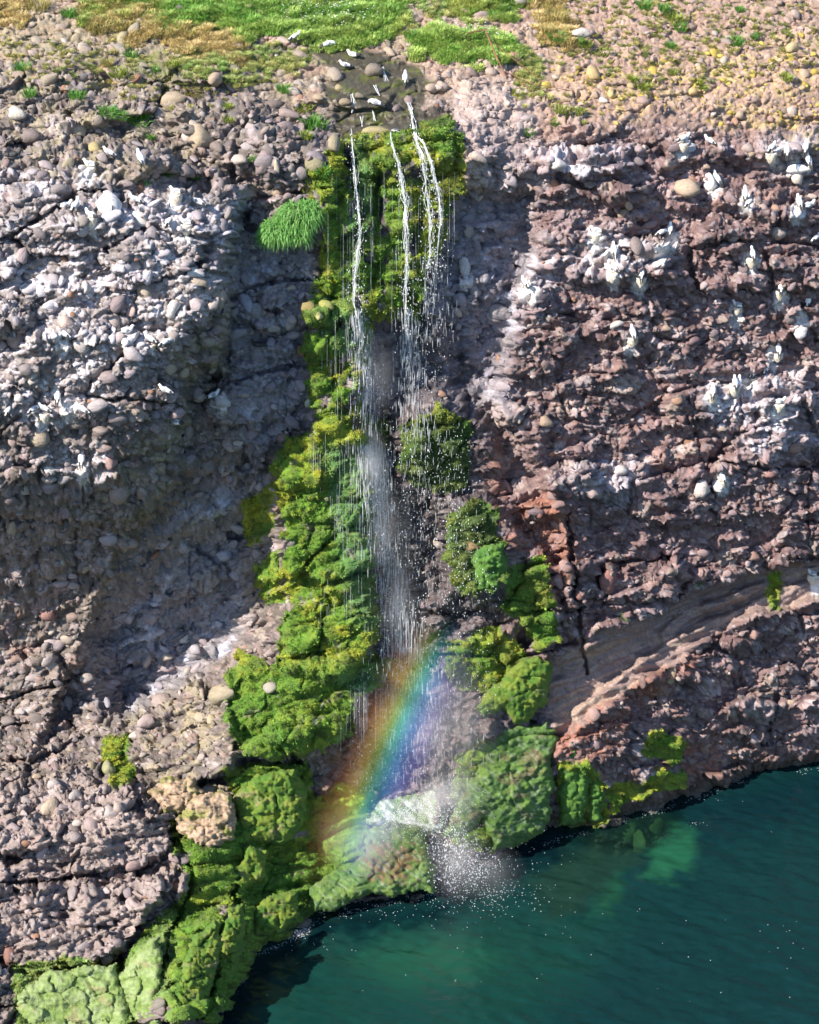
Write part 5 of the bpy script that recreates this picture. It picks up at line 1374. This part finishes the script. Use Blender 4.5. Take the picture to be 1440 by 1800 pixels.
# px, py (middle of the bird), pose, heading, nest?, label
BIRDS = [
 (190, 262, 'stand', 2.7, 0, "white seabird standing highest on the left buttress, facing left"),
 (248, 265, 'upright', 2.2, 0, "white seabird upright on the ledge right of the highest one on the left buttress"),
 (155, 284, 'sit', 2.9, 1, "seabird lying on a brown straw nest left of the squarish boulder"),
 (190, 346, 'upright', 1.6, 0, "seabird standing erect on top of the large white boulder"),
 (117, 354, 'sit', .2, 0, "seabird crouched in the shade left of the large white boulder, facing right"),
 (139, 358, 'stand', 1.2, 0, "seabird with its back turned between the crouched one and the white boulder"),
 (158, 372, 'sit', 2.4, 1, "seabird brooding on the brown nest at the foot of the white boulder"),
 (240, 345, 'stand', 2.8, 0, "seabird with folded grey wings above the striped oval boulder"),
 (306, 331, 'sit', 2.8, 1, "seabird on a nest under the tilted slab with grass beside it"),
 (343, 354, 'preen', 2.6, 0, "seabird right of the slab, hunched with its head tucked"),
 (295, 386, 'preen', 1.2, 0, "hunched seabird right of the striped oval boulder"),
 (326, 384, 'sit', 2.9, 1, "seabird brooding on the largest straw nest near the buttress edge"),
 (34, 268, 'sit', .3, 0, "black seabird tucked in the round hole at the left edge"),
 (113, 583, 'stand', 2.6, 0, "seabird standing left of the dark oval hollow's white streaks, tail to the right"),
 (217, 577, 'sit', .1, 0, "grey winged seabird in the shaded slot, facing right"),
 (261, 588, 'stand', 2.5, 1, "seabird facing left on the pale bulging nest ledge in mid buttress"),
 (293, 596, 'preen', .6, 0, "hunched white seabird at the right end of the pale nest ledge"),
 (102, 690, 'upright', 1.5, 0, "erect seabird on the pale lump above the pair"),
 (57, 712, 'preen', .8, 0, "left one of the pair of seabirds on the lower left ledge"),
 (79, 712, 'stand', 2.7, 1, "right one of the pair of seabirds on the lower left ledge"),
 (146, 716, 'stand', 2.6, 0, "seabird stepping down onto the tilted grey stone"),
 (285, 682, 'stand', 2.8, 0, "seabird half in shade at the buttress edge above the oval cobble"),
 (375, 688, 'stand', .4, 0, "grey winged seabird on the streaked cobble in the shaded recess, facing right"),
 (300, 738, 'sit', 2.7, 0, "grey seabird low in the shade under the oval cobble"),
 (144, 796, 'upright', 1.6, 0, "lowest white seabird on the left buttress, seen from behind"),
 (455, 601, 'sit', 2.8, 0, "black and white seabird in the small hollow of the shaded recess"),
 (1197, 237, 'stand', .3, 1, "seabird on the highest nest of the right wall, facing right"),
 (1243, 241, 'stand', 2.4, 0, "seabird right of the highest nest, body slanting to the right"),
 (1350, 255, 'stand', .9, 1, "left one of the seabirds on the white nest shelf near the right edge"),
 (1382, 258, 'upright', 1.5, 0, "middle erect seabird on the white nest shelf near the right edge"),
 (1411, 252, 'upright', 1.3, 0, "thin pale seabird behind the white nest shelf near the right edge"),
 (1416, 276, 'upright', 1.9, 1, "right one of the seabirds on the white nest shelf near the right edge"),
 (1254, 306, 'upright', 2.3, 0, "seabird clinging to the corner of the big split block"),
 (1303, 333, 'upright', 1.5, 1, "erect seabird on the small nest right of the split block"),
 (1314, 350, 'preen', .9, 0, "round crouching seabird beside the small nest right of the split block"),
 (1399, 348, 'upright', 1.9, 1, "erect seabird on a tall dripping nest under the white nest shelf"),
 (1414, 358, 'sit', .4, 0, "crouching seabird right of the tall dripping nest"),
 (1046, 400, 'sit', 2.9, 1, "seabird facing left on top of the large nest mound in mid right wall"),
 (1077, 430, 'upright', 1.7, 0, "erect seabird at the foot of the large nest mound"),
 (1175, 396, 'upright', 1.4, 0, "small pale seabird among whitened stones, above the split ledge"),
 (1428, 412, 'stand', .8, 0, "grey seabird at the right edge, above the streaked stone column"),
 (1319, 438, 'upright', 1.8, 1, "seabird on a pale nest midway between the split block and the whitened cliff"),
 (1077, 467, 'preen', 2.3, 1, "seabird on a round nest bulging from the wall, left one of two"),
 (1125, 473, 'upright', 1.5, 1, "erect seabird on the nest right of the round bulging one"),
 (1293, 532, 'sit', 2.7, 1, "seabird on the isolated brown nest that casts a shadow to its right"),
 (1371, 494, 'upright', 1.4, 1, "seabird on top of the tall white nest near the right edge"),
 (1418, 522, 'upright', 1.2, 0, "seabird high on the long white streak at the right edge"),
 (1107, 576, 'upright', 1.9, 1, "seabird on the lone nest above the long blue white streak"),
 (1364, 606, 'upright', 1.6, 1, "seabird on the topmost nest of the lower right colony"),
 (1250, 676, 'upright', 1.4, 1, "leftmost erect seabird of the lower right colony"),
 (1284, 663, 'upright', 1.7, 1, "left one of two seabirds side by side in the lower right colony"),
 (1295, 664, 'upright', 1.3, 0, "right one of two seabirds side by side in the lower right colony"),
 (1318, 650, 'preen', 1.0, 1, "grey hunched seabird between the side by side pair and the topmost nest"),
 (1341, 643, 'stand', 1.2, 0, "plump white seabird just below the topmost nest"),
 (1365, 698, 'sit', .2, 1, "seabird lying flat on the broad whitened shelf, facing right"),
 (1266, 826, 'upright', 2.1, 1, "lowest seabird of the right wall, on a nest beside the round white cobble"),
 (1427, 1001, 'sit', 2.7, 1, "seabird on a gleaming white nest at the right end of the sandstone bed"),
 (928, 492, 'stand', 2.0, 0, "pale seabird at the left end of the whitened right wall, near the alcove"),
 (812, 452, 'upright', 1.7, 0, "faint seabird on the whitish stone inside the shaded alcove"),
 (1160, 404, 'preen', .5, 0, "small white seabird crouched left of the pale one above the split ledge"),
 (12, 716, 'preen', 1.4, 0, "round white seabird at the very left edge of the picture"),
]
for k, (px, py, pose, yaw, nest, lb) in enumerate(BIRDS):
    sc_ = random.uniform(.85, .98)
    lift = {'sit': 7, 'stand': 12, 'upright': 14, 'preen': 10}[pose]
    base = perch(px, py + lift, .10)
    name = "dark_seabird" if "black" in lb else "seabird"
    make_bird(name, "bird", pose, base, yaw, sc_, lb, "seabirds perched on the cliff", dark="black" in lb)
    if nest:
        who = lb.split(" ", 1)[1] if lb.startswith(("seabird", )) else lb
        make_nest(base - np.array([0, -.02, .04]), "whitened nest under the " + " ".join(lb.split()[:12]), random.uniform(.68, .9), k)
GULLS = [(517, 61, 'stand', .6, "white gull standing leftmost at the head of the stream"), (577, 79, 'preen', .2, "largest white gull wading in the stream, head down"), (620, 93, 'sit', 2.7, "white gull sitting on the stones right of the wading one"),
         (607, 115, 'stand', 3.3, "white gull bathing in the middle of the stream"), (711, 138, 'upright', 1.5, "small erect gull at the right bank of the stream"), (661, 182, 'preen', 2.9, "white gull nearest the lip of the waterfall")]
for px, py, pose, yaw, lb in GULLS:
    make_bird("gull", "gull", pose, perch(px, py + 8, 0) + np.array([0, 0, .01]), yaw, 1.0 if pose == 'preen' else .85, lb, "gulls at the stream above the waterfall")
print("birds", len(BIRDS), round(time.time() - T0, 1))

# ================================================================ plants
m, nt, p = new_mat("grass_blades")
a = nt.nodes.new("ShaderNodeAttribute"); a.attribute_name = "tint"; a.attribute_type = 'INSTANCER'
nn_ = noise_node(nt, 7, 2); f = math_node(nt, 'ADD', math_node(nt, 'MULTIPLY', nn_.outputs[0], .8), .6)
mul = nt.nodes.new("ShaderNodeVectorMath"); mul.operation = 'SCALE'; nt.links.new(a.outputs["Color"], mul.inputs[0]); nt.links.new(f, mul.inputs["Scale"]); nt.links.new(mul.outputs[0], p.inputs["Base Color"])
p.inputs["Roughness"].default_value = .7; p.inputs["Subsurface Weight"].default_value = 0
M_BLADE = m
def leafy(name, g1, g2):
    m, nt, p = new_mat(name); n = noise_node(nt, 9, 3); nt.links.new(mix_col(nt, n.outputs[0], g1, g2), p.inputs["Base Color"]); p.inputs["Roughness"].default_value = .6
    tl = nt.nodes.new("ShaderNodeBsdfTranslucent"); tl.inputs[0].default_value = (*[c * 1.2 for c in g2], 1); ad = nt.nodes.new("ShaderNodeMixShader"); ad.inputs[0].default_value = .3
    nt.links.new(p.outputs[0], ad.inputs[1]); nt.links.new(tl.outputs[0], ad.inputs[2]); nt.links.new(ad.outputs[0], nt.nodes["Material Output"].inputs[0]); return m
M_GREEN = leafy("green_leaves", (.05, .16, .02), (.12, .30, .04)); M_YELL = leafy("yellow_grass", (.22, .22, .06), (.36, .30, .10)); M_LIME = leafy("yellow_green_leaves", (.14, .22, .03), (.26, .30, .05))
def tuft_mesh(name, seed, n, h, spread, w, mat, droop=.5):
    r = np.random.default_rng(seed); V = []; F_ = []
    for _ in range(n):
        a_ = r.uniform(0, 6.283); q = spread * math.sqrt(r.random()); b = np.array([math.cos(a_) * q, math.sin(a_) * q, -.02])
        l = h * r.uniform(.6, 1.15); la = a_ + r.normal(0, .5); lean = r.uniform(.15, .9); d = np.array([math.cos(la), math.sin(la), 0])
        t = np.array([-math.sin(la + r.normal(0, .6)), math.cos(la), 0]) * w * r.uniform(.6, 1.2)
        m1 = b + d * l * lean * .35 + np.array([0, 0, l * .6]); m2 = b + d * l * lean + np.array([0, 0, l * (1 - droop * lean * .6)])
        o_ = len(V); V += [b - t, b + t, m1 + t * .8, m1 - t * .8, m2]; F_ += [(o_, o_ + 1, o_ + 2, o_ + 3), (o_ + 3, o_ + 2, o_ + 4)]
    me = bpy.data.meshes.new(name); me.from_pydata([tuple(v) for v in V], [], F_); me.update(); me.materials.append(mat); return me
TUFT = {'g': [tuft_mesh("weed_leaves", 40 + i, 90, .16, .13, .010, M_GREEN) for i in range(3)], 'y': [tuft_mesh("dry_grass", 50 + i, 110, .20, .15, .007, M_YELL) for i in range(2)], 'l': [tuft_mesh("leafy_cushion", 60 + i, 90, .12, .14, .012, M_LIME) for i in range(2)]}
def tuft(px, py, k, sw, lb, name="grass_tuft", cat="plant", group="green tufts growing on the cliff", sz=None):
    p_, n_, _ = surf(px, py); ms_ = TUFT[k]
    o = bpy.data.objects.new(name, ms_[int(px) % len(ms_)]); COL.objects.link(o)
    z = Vector((n_[0] * .5, n_[1] * .5, n_[2] * .5 + .6)).normalized()
    o.matrix_world = Matrix.Translation(Vector(p_ + n_ * .03)) @ z.to_track_quat('Z', 'Y').to_matrix().to_4x4() @ Matrix.Diagonal((sw, sw, sz or sw, 1))
    return tag(o, lb, cat, group)
PL = [(137, 173, 'g', 1.2, "bright green tuft on the dark ledge above the first white cobble"), (188, 199, 'g', 1.3, "left half of the green band of weeds over the left buttress"), (212, 206, 'g', .9, "small weed between the two green bands over the left buttress"),
      (245, 213, 'g', 1.5, "right half of the green band of weeds over the left buttress"), (207, 128, 'l', 1.3, "olive cushion plant on the domed boulder"), (228, 100, 'g', 1.2, "green tuft behind the domed boulder"), (40, 125, 'g', 1.2, "dark green weed in the rocks near the upper left edge"),
      (283, 170, 'l', 1.2, "yellowish tuft growing in the cleft of the upper left rocks"), (335, 165, 'y', 1.5, "dry straw coloured grass clump right of the upper left rocks"), (305, 115, 'l', 1.1, "olive tuft right of the mauve crag"), (55, 165, 'g', 1.0, "pale green weed left of the bright green tuft"),
      (274, 128, 'g', .7, "small green weed beside the round pebble"), (400, 212, 'l', .9, "olive tuft on the brow above the dark overhang"), (292, 305, 'g', .8, "narrow green tuft left of the tilted whitened slab"), (341, 314, 'g', .9, "green tuft right of the tilted whitened slab"),
      (267, 243, 'g', .8, "small green tuft above the upright seabird"), (256, 325, 'g', .5, "tiny weed below the highest seabirds"), (447, 281, 'g', .6, "little green sprig on the brow's shaded edge"), (551, 222, 'g', 1.9, "lush green tuft at the left side of the waterfall's lip"),
      (535, 240, 'l', 1.2, "yellow green tuft below the lush one at the lip"), (548, 325, 'l', 1.6, "yellow green cushion beside the top of the mossy wall"), (565, 300, 'g', 1.0, "green cushion above the yellow green one"), (500, 160, 'g', 1.1, "low green clump left of the stream stones"),
      (533, 190, 'l', 1.3, "flat yellowish clump by the stream stones"), (976, 40, 'y', 1.8, "tall reddish and green grass clump right of the big grass patch"), (980, 70, 'g', 1.5, "green base of the reddish grass clump"), (1133, 14, 'g', 1.3, "green weed at the top edge right of centre"),
      (1165, 20, 'g', 1.1, "leafy weed left of the tall yellow one"), (1180, 30, 'l', 1.5, "tall yellow green weed on the pink slope"), (1196, 52, 'g', 1.1, "green weed at the foot of the tall yellow one"), (1177, 83, 'g', .9, "small weed among pale stones in the upper right"),
      (1295, 75, 'g', 1.3, "green streak of weed on the pink slope"), (1326, 68, 'g', .8, "small weed right of the green streak"), (1301, 18, 'g', .8, "tiny pale weed near the top right"), (1130, 153, 'l', 1.3, "yellow green weed among the yellow lichened stones"),
      (1112, 140, 'l', .9, "pale weed left of the lichened stones' green weed"), (1180, 130, 'l', .8, "small lime weed right of the lichened stones"), (1063, 95, 'l', 1.2, "olive plant on the pale rubble"), (1027, 80, 'l', 1.2, "olive plant under the large pale stone"),
      (1017, 75, 'g', .8, "dark weed beside the olive plant"), (1232, 155, 'l', .9, "lime weed on the mauve ledge"), (1225, 145, 'l', .8, "lime sprig above the mauve ledge"), (985, 195, 'l', 1.3, "lime cushion at the left of the yellow stones"), (1015, 198, 'l', 1.2, "lime cushion right beside the first"),
      (975, 220, 'g', .8, "faint green weed under the lime cushions"), (910, 165, 'l', 1.0, "green weed on the pale rubble by the fallen rod"), (928, 235, 'g', .8, "small green tuft alone on the pale brow"), (1380, 140, 'l', 1.1, "olive weed among yellow boulders at the right edge"),
      (965, 60, 'y', 1.0, "thin dry tuft left of the reddish clump"), (1225, 1025, 'g', .6, "small green sprig over the sandstone bed"), (1093, 1083, 'g', .7, "dark green sprig in the shaded joint of the sandstone bed"), (70, 15, 'y', 1.6, "dry grass clump in the top left corner"),
      (175, 55, 'y', 1.6, "straw coloured clump left of the grassy bank"), (120, 28, 'g', 1.3, "green clump at the left end of the grassy bank"), (400, 190, 'l', .8, "faint olive tuft near the brow"), (720, 65, 'g', 1.1, "green tuft at the left tip of the big grass patch"), (190, 115, 'y', 1.0, "wispy dry tuft on the rocks")]
for r_ in PL: tuft(*r_[:4], r_[4])
# the big overhanging tussock: a thing with a root mass and blades
def tussock():
    root = empty("grass_tussock", surf(515, 405)[0], "large bright green grass tussock hanging over the shaded recess left of the waterfall", "grass tussock")
    r = np.random.default_rng(9); BV = []; BF = []
    lobes = [((.14, .0, .30), (.42, .28, .32)), ((-.30, -.08, .02), (.34, .24, .24)), ((.02, -.04, .02), (.40, .28, .30)), ((.36, .05, .42), (.26, .2, .2)), ((-.46, .0, -.10), (.2, .16, .14))]
    for c_, sc_ in lobes:
        c_ = np.array(c_); sc_ = np.array(sc_)
        V, T = ico(2); V = V * sc_ * .92 + c_
        mm = mesh_of("tussock_root", V, T, M_ROOT); o = bpy.data.objects.new("root_mass", mm); COL.objects.link(o); o.parent = root
        for _ in range(1500):
            d = r.standard_normal(3); d /= np.linalg.norm(d)
            if d[2] < -.6 or d[1] > .6: continue
            b = c_ + d * sc_ * .9; l = r.uniform(.07, .24) ; out = d * .7 + np.array([-.1, -.15, -.15]); out += r.normal(0, .4, 3); out /= np.linalg.norm(out)
            m1 = b + out * l * .6; m2 = b + out * l + np.array([0, 0, -.5 * l]); t = np.cross(out, r.standard_normal(3)); t = t / np.linalg.norm(t) * .008
            o_ = len(BV); BV += [b - t, b + t, m1 + t, m1 - t, m2]; BF += [(o_, o_ + 1, o_ + 2, o_ + 3), (o_ + 3, o_ + 2, o_ + 4)]
    me = bpy.data.meshes.new("tussock_blades"); me.from_pydata([tuple(v) for v in BV], [], BF); me.materials.append(M_TUSS)
    o = bpy.data.objects.new("blades", me); COL.objects.link(o); o.parent = root; o["kind"] = "stuff"
M_ROOT = leafy("root_mass", (.05, .09, .02), (.08, .14, .03)); M_TUSS = leafy("tussock_grass", (.12, .32, .07), (.26, .50, .14))
tussock()
# grass on the slope, by area: one object per patch
GSRC = [bpy.data.objects.new("grass_tuft", TUFT['g'][i]) for i in (0, 1)]
src = [o for o in COL.objects if o.name.startswith("grass_tuft") and o.type == 'MESH'][:3]
def grass_patch(name, polys, n, c1, c2, hmul, lb, w=8, seed=1):
    r = np.random.default_rng(seed)
    mk = msk(polys, w + 12) ; wgt = np.clip(mk * 1.2 + 1.3 * nz1 - .4, 0, 1) * (mk > .02) * cellarea
    w_ = wgt.ravel().astype(float); w_ /= w_.sum(); ids = r.choice(len(w_), n, p=w_)
    nrm = NBf[ids] * .4 + np.array([0, 0, .7]); t, b, nn = frame_from(nrm, r.uniform(0, 6.28, n))
    s_ = r.uniform(.5, 1.1, n) * hmul; k = np.clip(.5 + .9 * nz2.ravel()[ids] + .9 * nz1.ravel()[ids] + r.normal(0, .25, n), 0, 1)[:, None]
    c = (np.array(c1) * (1 - k) + np.array(c2) * k) * r.uniform(.8, 1.2, (n, 1))
    o = instancer(name, Vall[ids], euler_of(t, b, nn), np.stack([s_, s_, s_ * r.uniform(.8, 1.2, n)], -1), np.concatenate([c, np.ones((n, 1))], 1), src, M_BLADE)
    return tag(o, lb, "grass", kind='stuff')
for o in GSRC: bpy.data.objects.remove(o)
grass_patch("grass", [GRASS[1], [(760, -60), (960, -60), (900, 30), (800, 30)]], 5200, (.15, .32, .05), (.38, .42, .10), .9, "bright green grass along the top of the slope", seed=3)
grass_patch("grass", [GRASS[2]], 1500, (.16, .36, .05), (.38, .48, .12), 1.1, "bright rounded patch of long grass right of the stream", seed=4)
grass_patch("grass", [[(500, 60), (560, 45), (690, 60), (650, 80), (545, 82)], [(230, 0), (420, 10), (690, 10), (690, 60), (560, 60), (420, 65), (370, 40)]], 2200, (.14, .34, .05), (.32, .44, .10), 1.1, "lush dark green grass at the left bank of the stream", seed=5)
grass_patch("grass", [[(140, -20), (300, -10), (330, 70), (240, 70), (150, 45)], [(250, 30), (420, 60), (430, 110), (300, 90)], [(-60, -40), (60, -40), (40, 40), (-60, 40)], [(940, -40), (1010, 30), (1000, 90), (950, 70)]], 2600, (.36, .32, .10), (.58, .44, .20), .9, "dry yellow grass on the upper left slope", seed=6)
grass_patch("grass", [[(300, 80), (560, 85), (540, 130), (420, 150), (330, 130)], [(700, -30), (920, -30), (880, 40), (760, 40)], [(600, 40), (720, 20), (740, 60), (640, 75)], [(900, 90), (960, 100), (960, 180), (910, 170)]], 1300, (.18, .30, .07), (.38, .38, .12), .65, "thin patchy grass between the stones of the slope", seed=7)
grass_patch("grass", [[(940, -30), (1440, -30), (1440, 120), (1100, 180), (960, 120)], [(0, 60), (420, 100), (400, 200), (200, 180), (0, 130)], [(960, 170), (1060, 170), (1060, 220), (960, 220)]], 1100, (.16, .20, .05), (.36, .32, .10), .5, "sparse low turf and lichened herbs over the stony brow", seed=8)
# moss fronds: short drooping leaflets over the moss
M_FROND = None
fr = []
for k_, (mm_, n_) in enumerate(((mf, 16000), (mr, 4500), (ml, 9000), (ms, 2500))):
    r = np.random.default_rng(90 + k_); wgt = ((mm_ > .45) & (mossb > .5)) * (inframe > 0) * cellarea; w_ = wgt.ravel().astype(float); w_ /= w_.sum(); fr.append(r.choice(len(w_), n_, p=w_))
ids = np.concatenate(fr); n = len(ids); r = np.random.default_rng(95)
FRM = [tuft_mesh("frond", 80 + i, 12, .05, .05, .008, M_GREEN, 1.2) for i in range(2)]
t, b, nn = frame_from(NFf[ids] * .8 + np.array([0, 0, -.1]), r.uniform(0, 6.28, n)); s_ = r.uniform(.6, 1.5, n)
c = np.clip(mcol.reshape(-1, 3)[ids] * r.uniform(.7, 1.5, (n, 1)) * (1 + r.normal(0, .08, (n, 3))), .01, .5)
fsrc = []
for i_, (px_, py_) in enumerate(((600, 1000), (480, 1260))):
    o_ = bpy.data.objects.new("moss_frond", FRM[i_]); COL.objects.link(o_); o_.location = surf(px_, py_)[0]; tag(o_, ("single leafy moss sprig midway down the moss curtain", "single leafy moss sprig on the lower mossy ledge")[i_], "moss sprig"); fsrc.append(o_)
o_ = instancer("moss_fronds", Vall[ids], euler_of(t, b, nn), np.stack([s_, s_, s_], -1), np.concatenate([c, np.ones((n, 1))], 1), fsrc, M_BLADE)
tag(o_, "fine drooping leaflets covering the moss", "moss", kind='stuff')
# white flower heads
M_FLW = simple_mat("white_flowers", (.7, .7, .62), (.82, .82, .76))
r = np.random.default_rng(21); mk = msk([[(480, 5), (600, 10), (690, 40), (620, 50), (500, 50)], [(760, 50), (850, 50), (900, 80), (800, 70)], [(520, 30), (640, 30), (600, 60)]], 5)
w_ = (mk * cellarea).ravel().astype(float); w_ /= w_.sum(); ids = r.choice(len(w_), 420, p=w_)
pos = Vall[ids] + np.stack([r.normal(0, .03, 420), r.normal(0, .03, 420), r.uniform(.10, .20, 420)], -1); s_ = r.uniform(.010, .028, 420)
V = (pos[:, None, :] + ovf[None] * s_[:, None, None]).reshape(-1, 3); Q = (of[None] + (np.arange(420) * 6)[:, None, None]).reshape(-1, 3)
tag(set_mesh("wildflowers", V, Q, mat=M_FLW), "tiny white wildflower heads over the grass", "flowers", kind='stuff')

# ================================================================ rusty rods
M_RUST = simple_mat("rusty_iron", (.12, .05, .03), (.26, .12, .07), .85, 14)
def rod(pts, lifts, r0, name, lb=None, parent=None):
    P = np.array([surf(a_, b_)[0] + np.array([0, -.04, l_]) for (a_, b_), l_ in zip(pts, lifts)])
    V, Q = tube_mesh([(np.array([P[0] + (P[-1] - P[0]) * t for t in (0, .5, 1)]) if len(P) == 2 else P, np.full(max(3, len(P)), r0))], 6)
    o = set_mesh(name, V, Q, mat=M_RUST, parent=parent); return o
root = empty("rusty_fence_rods", (0, 0, 0), "bent rusty iron rods of a broken fence sticking out over the pale rubble", "iron rods")
rod([(822, 86), (852, 82)], [.35, .42], .016, "top_rod", parent=root)
rod([(852, 82), (867, 106), (888, 132)], [.42, .22, .02], .018, "bent_post", parent=root)
rod([(860, 92), (905, 118), (960, 152)], [.30, .2, .05], .009, "wire", parent=root)
rod([(888, 130), (930, 150), (1010, 160)], [.08, .1, .02], .009, "wire", parent=root)
rod([(880, 128), (915, 148), (950, 165)], [.05, .08, .0], .007, "wire", parent=root)
print("done", round(time.time() - T0, 1))
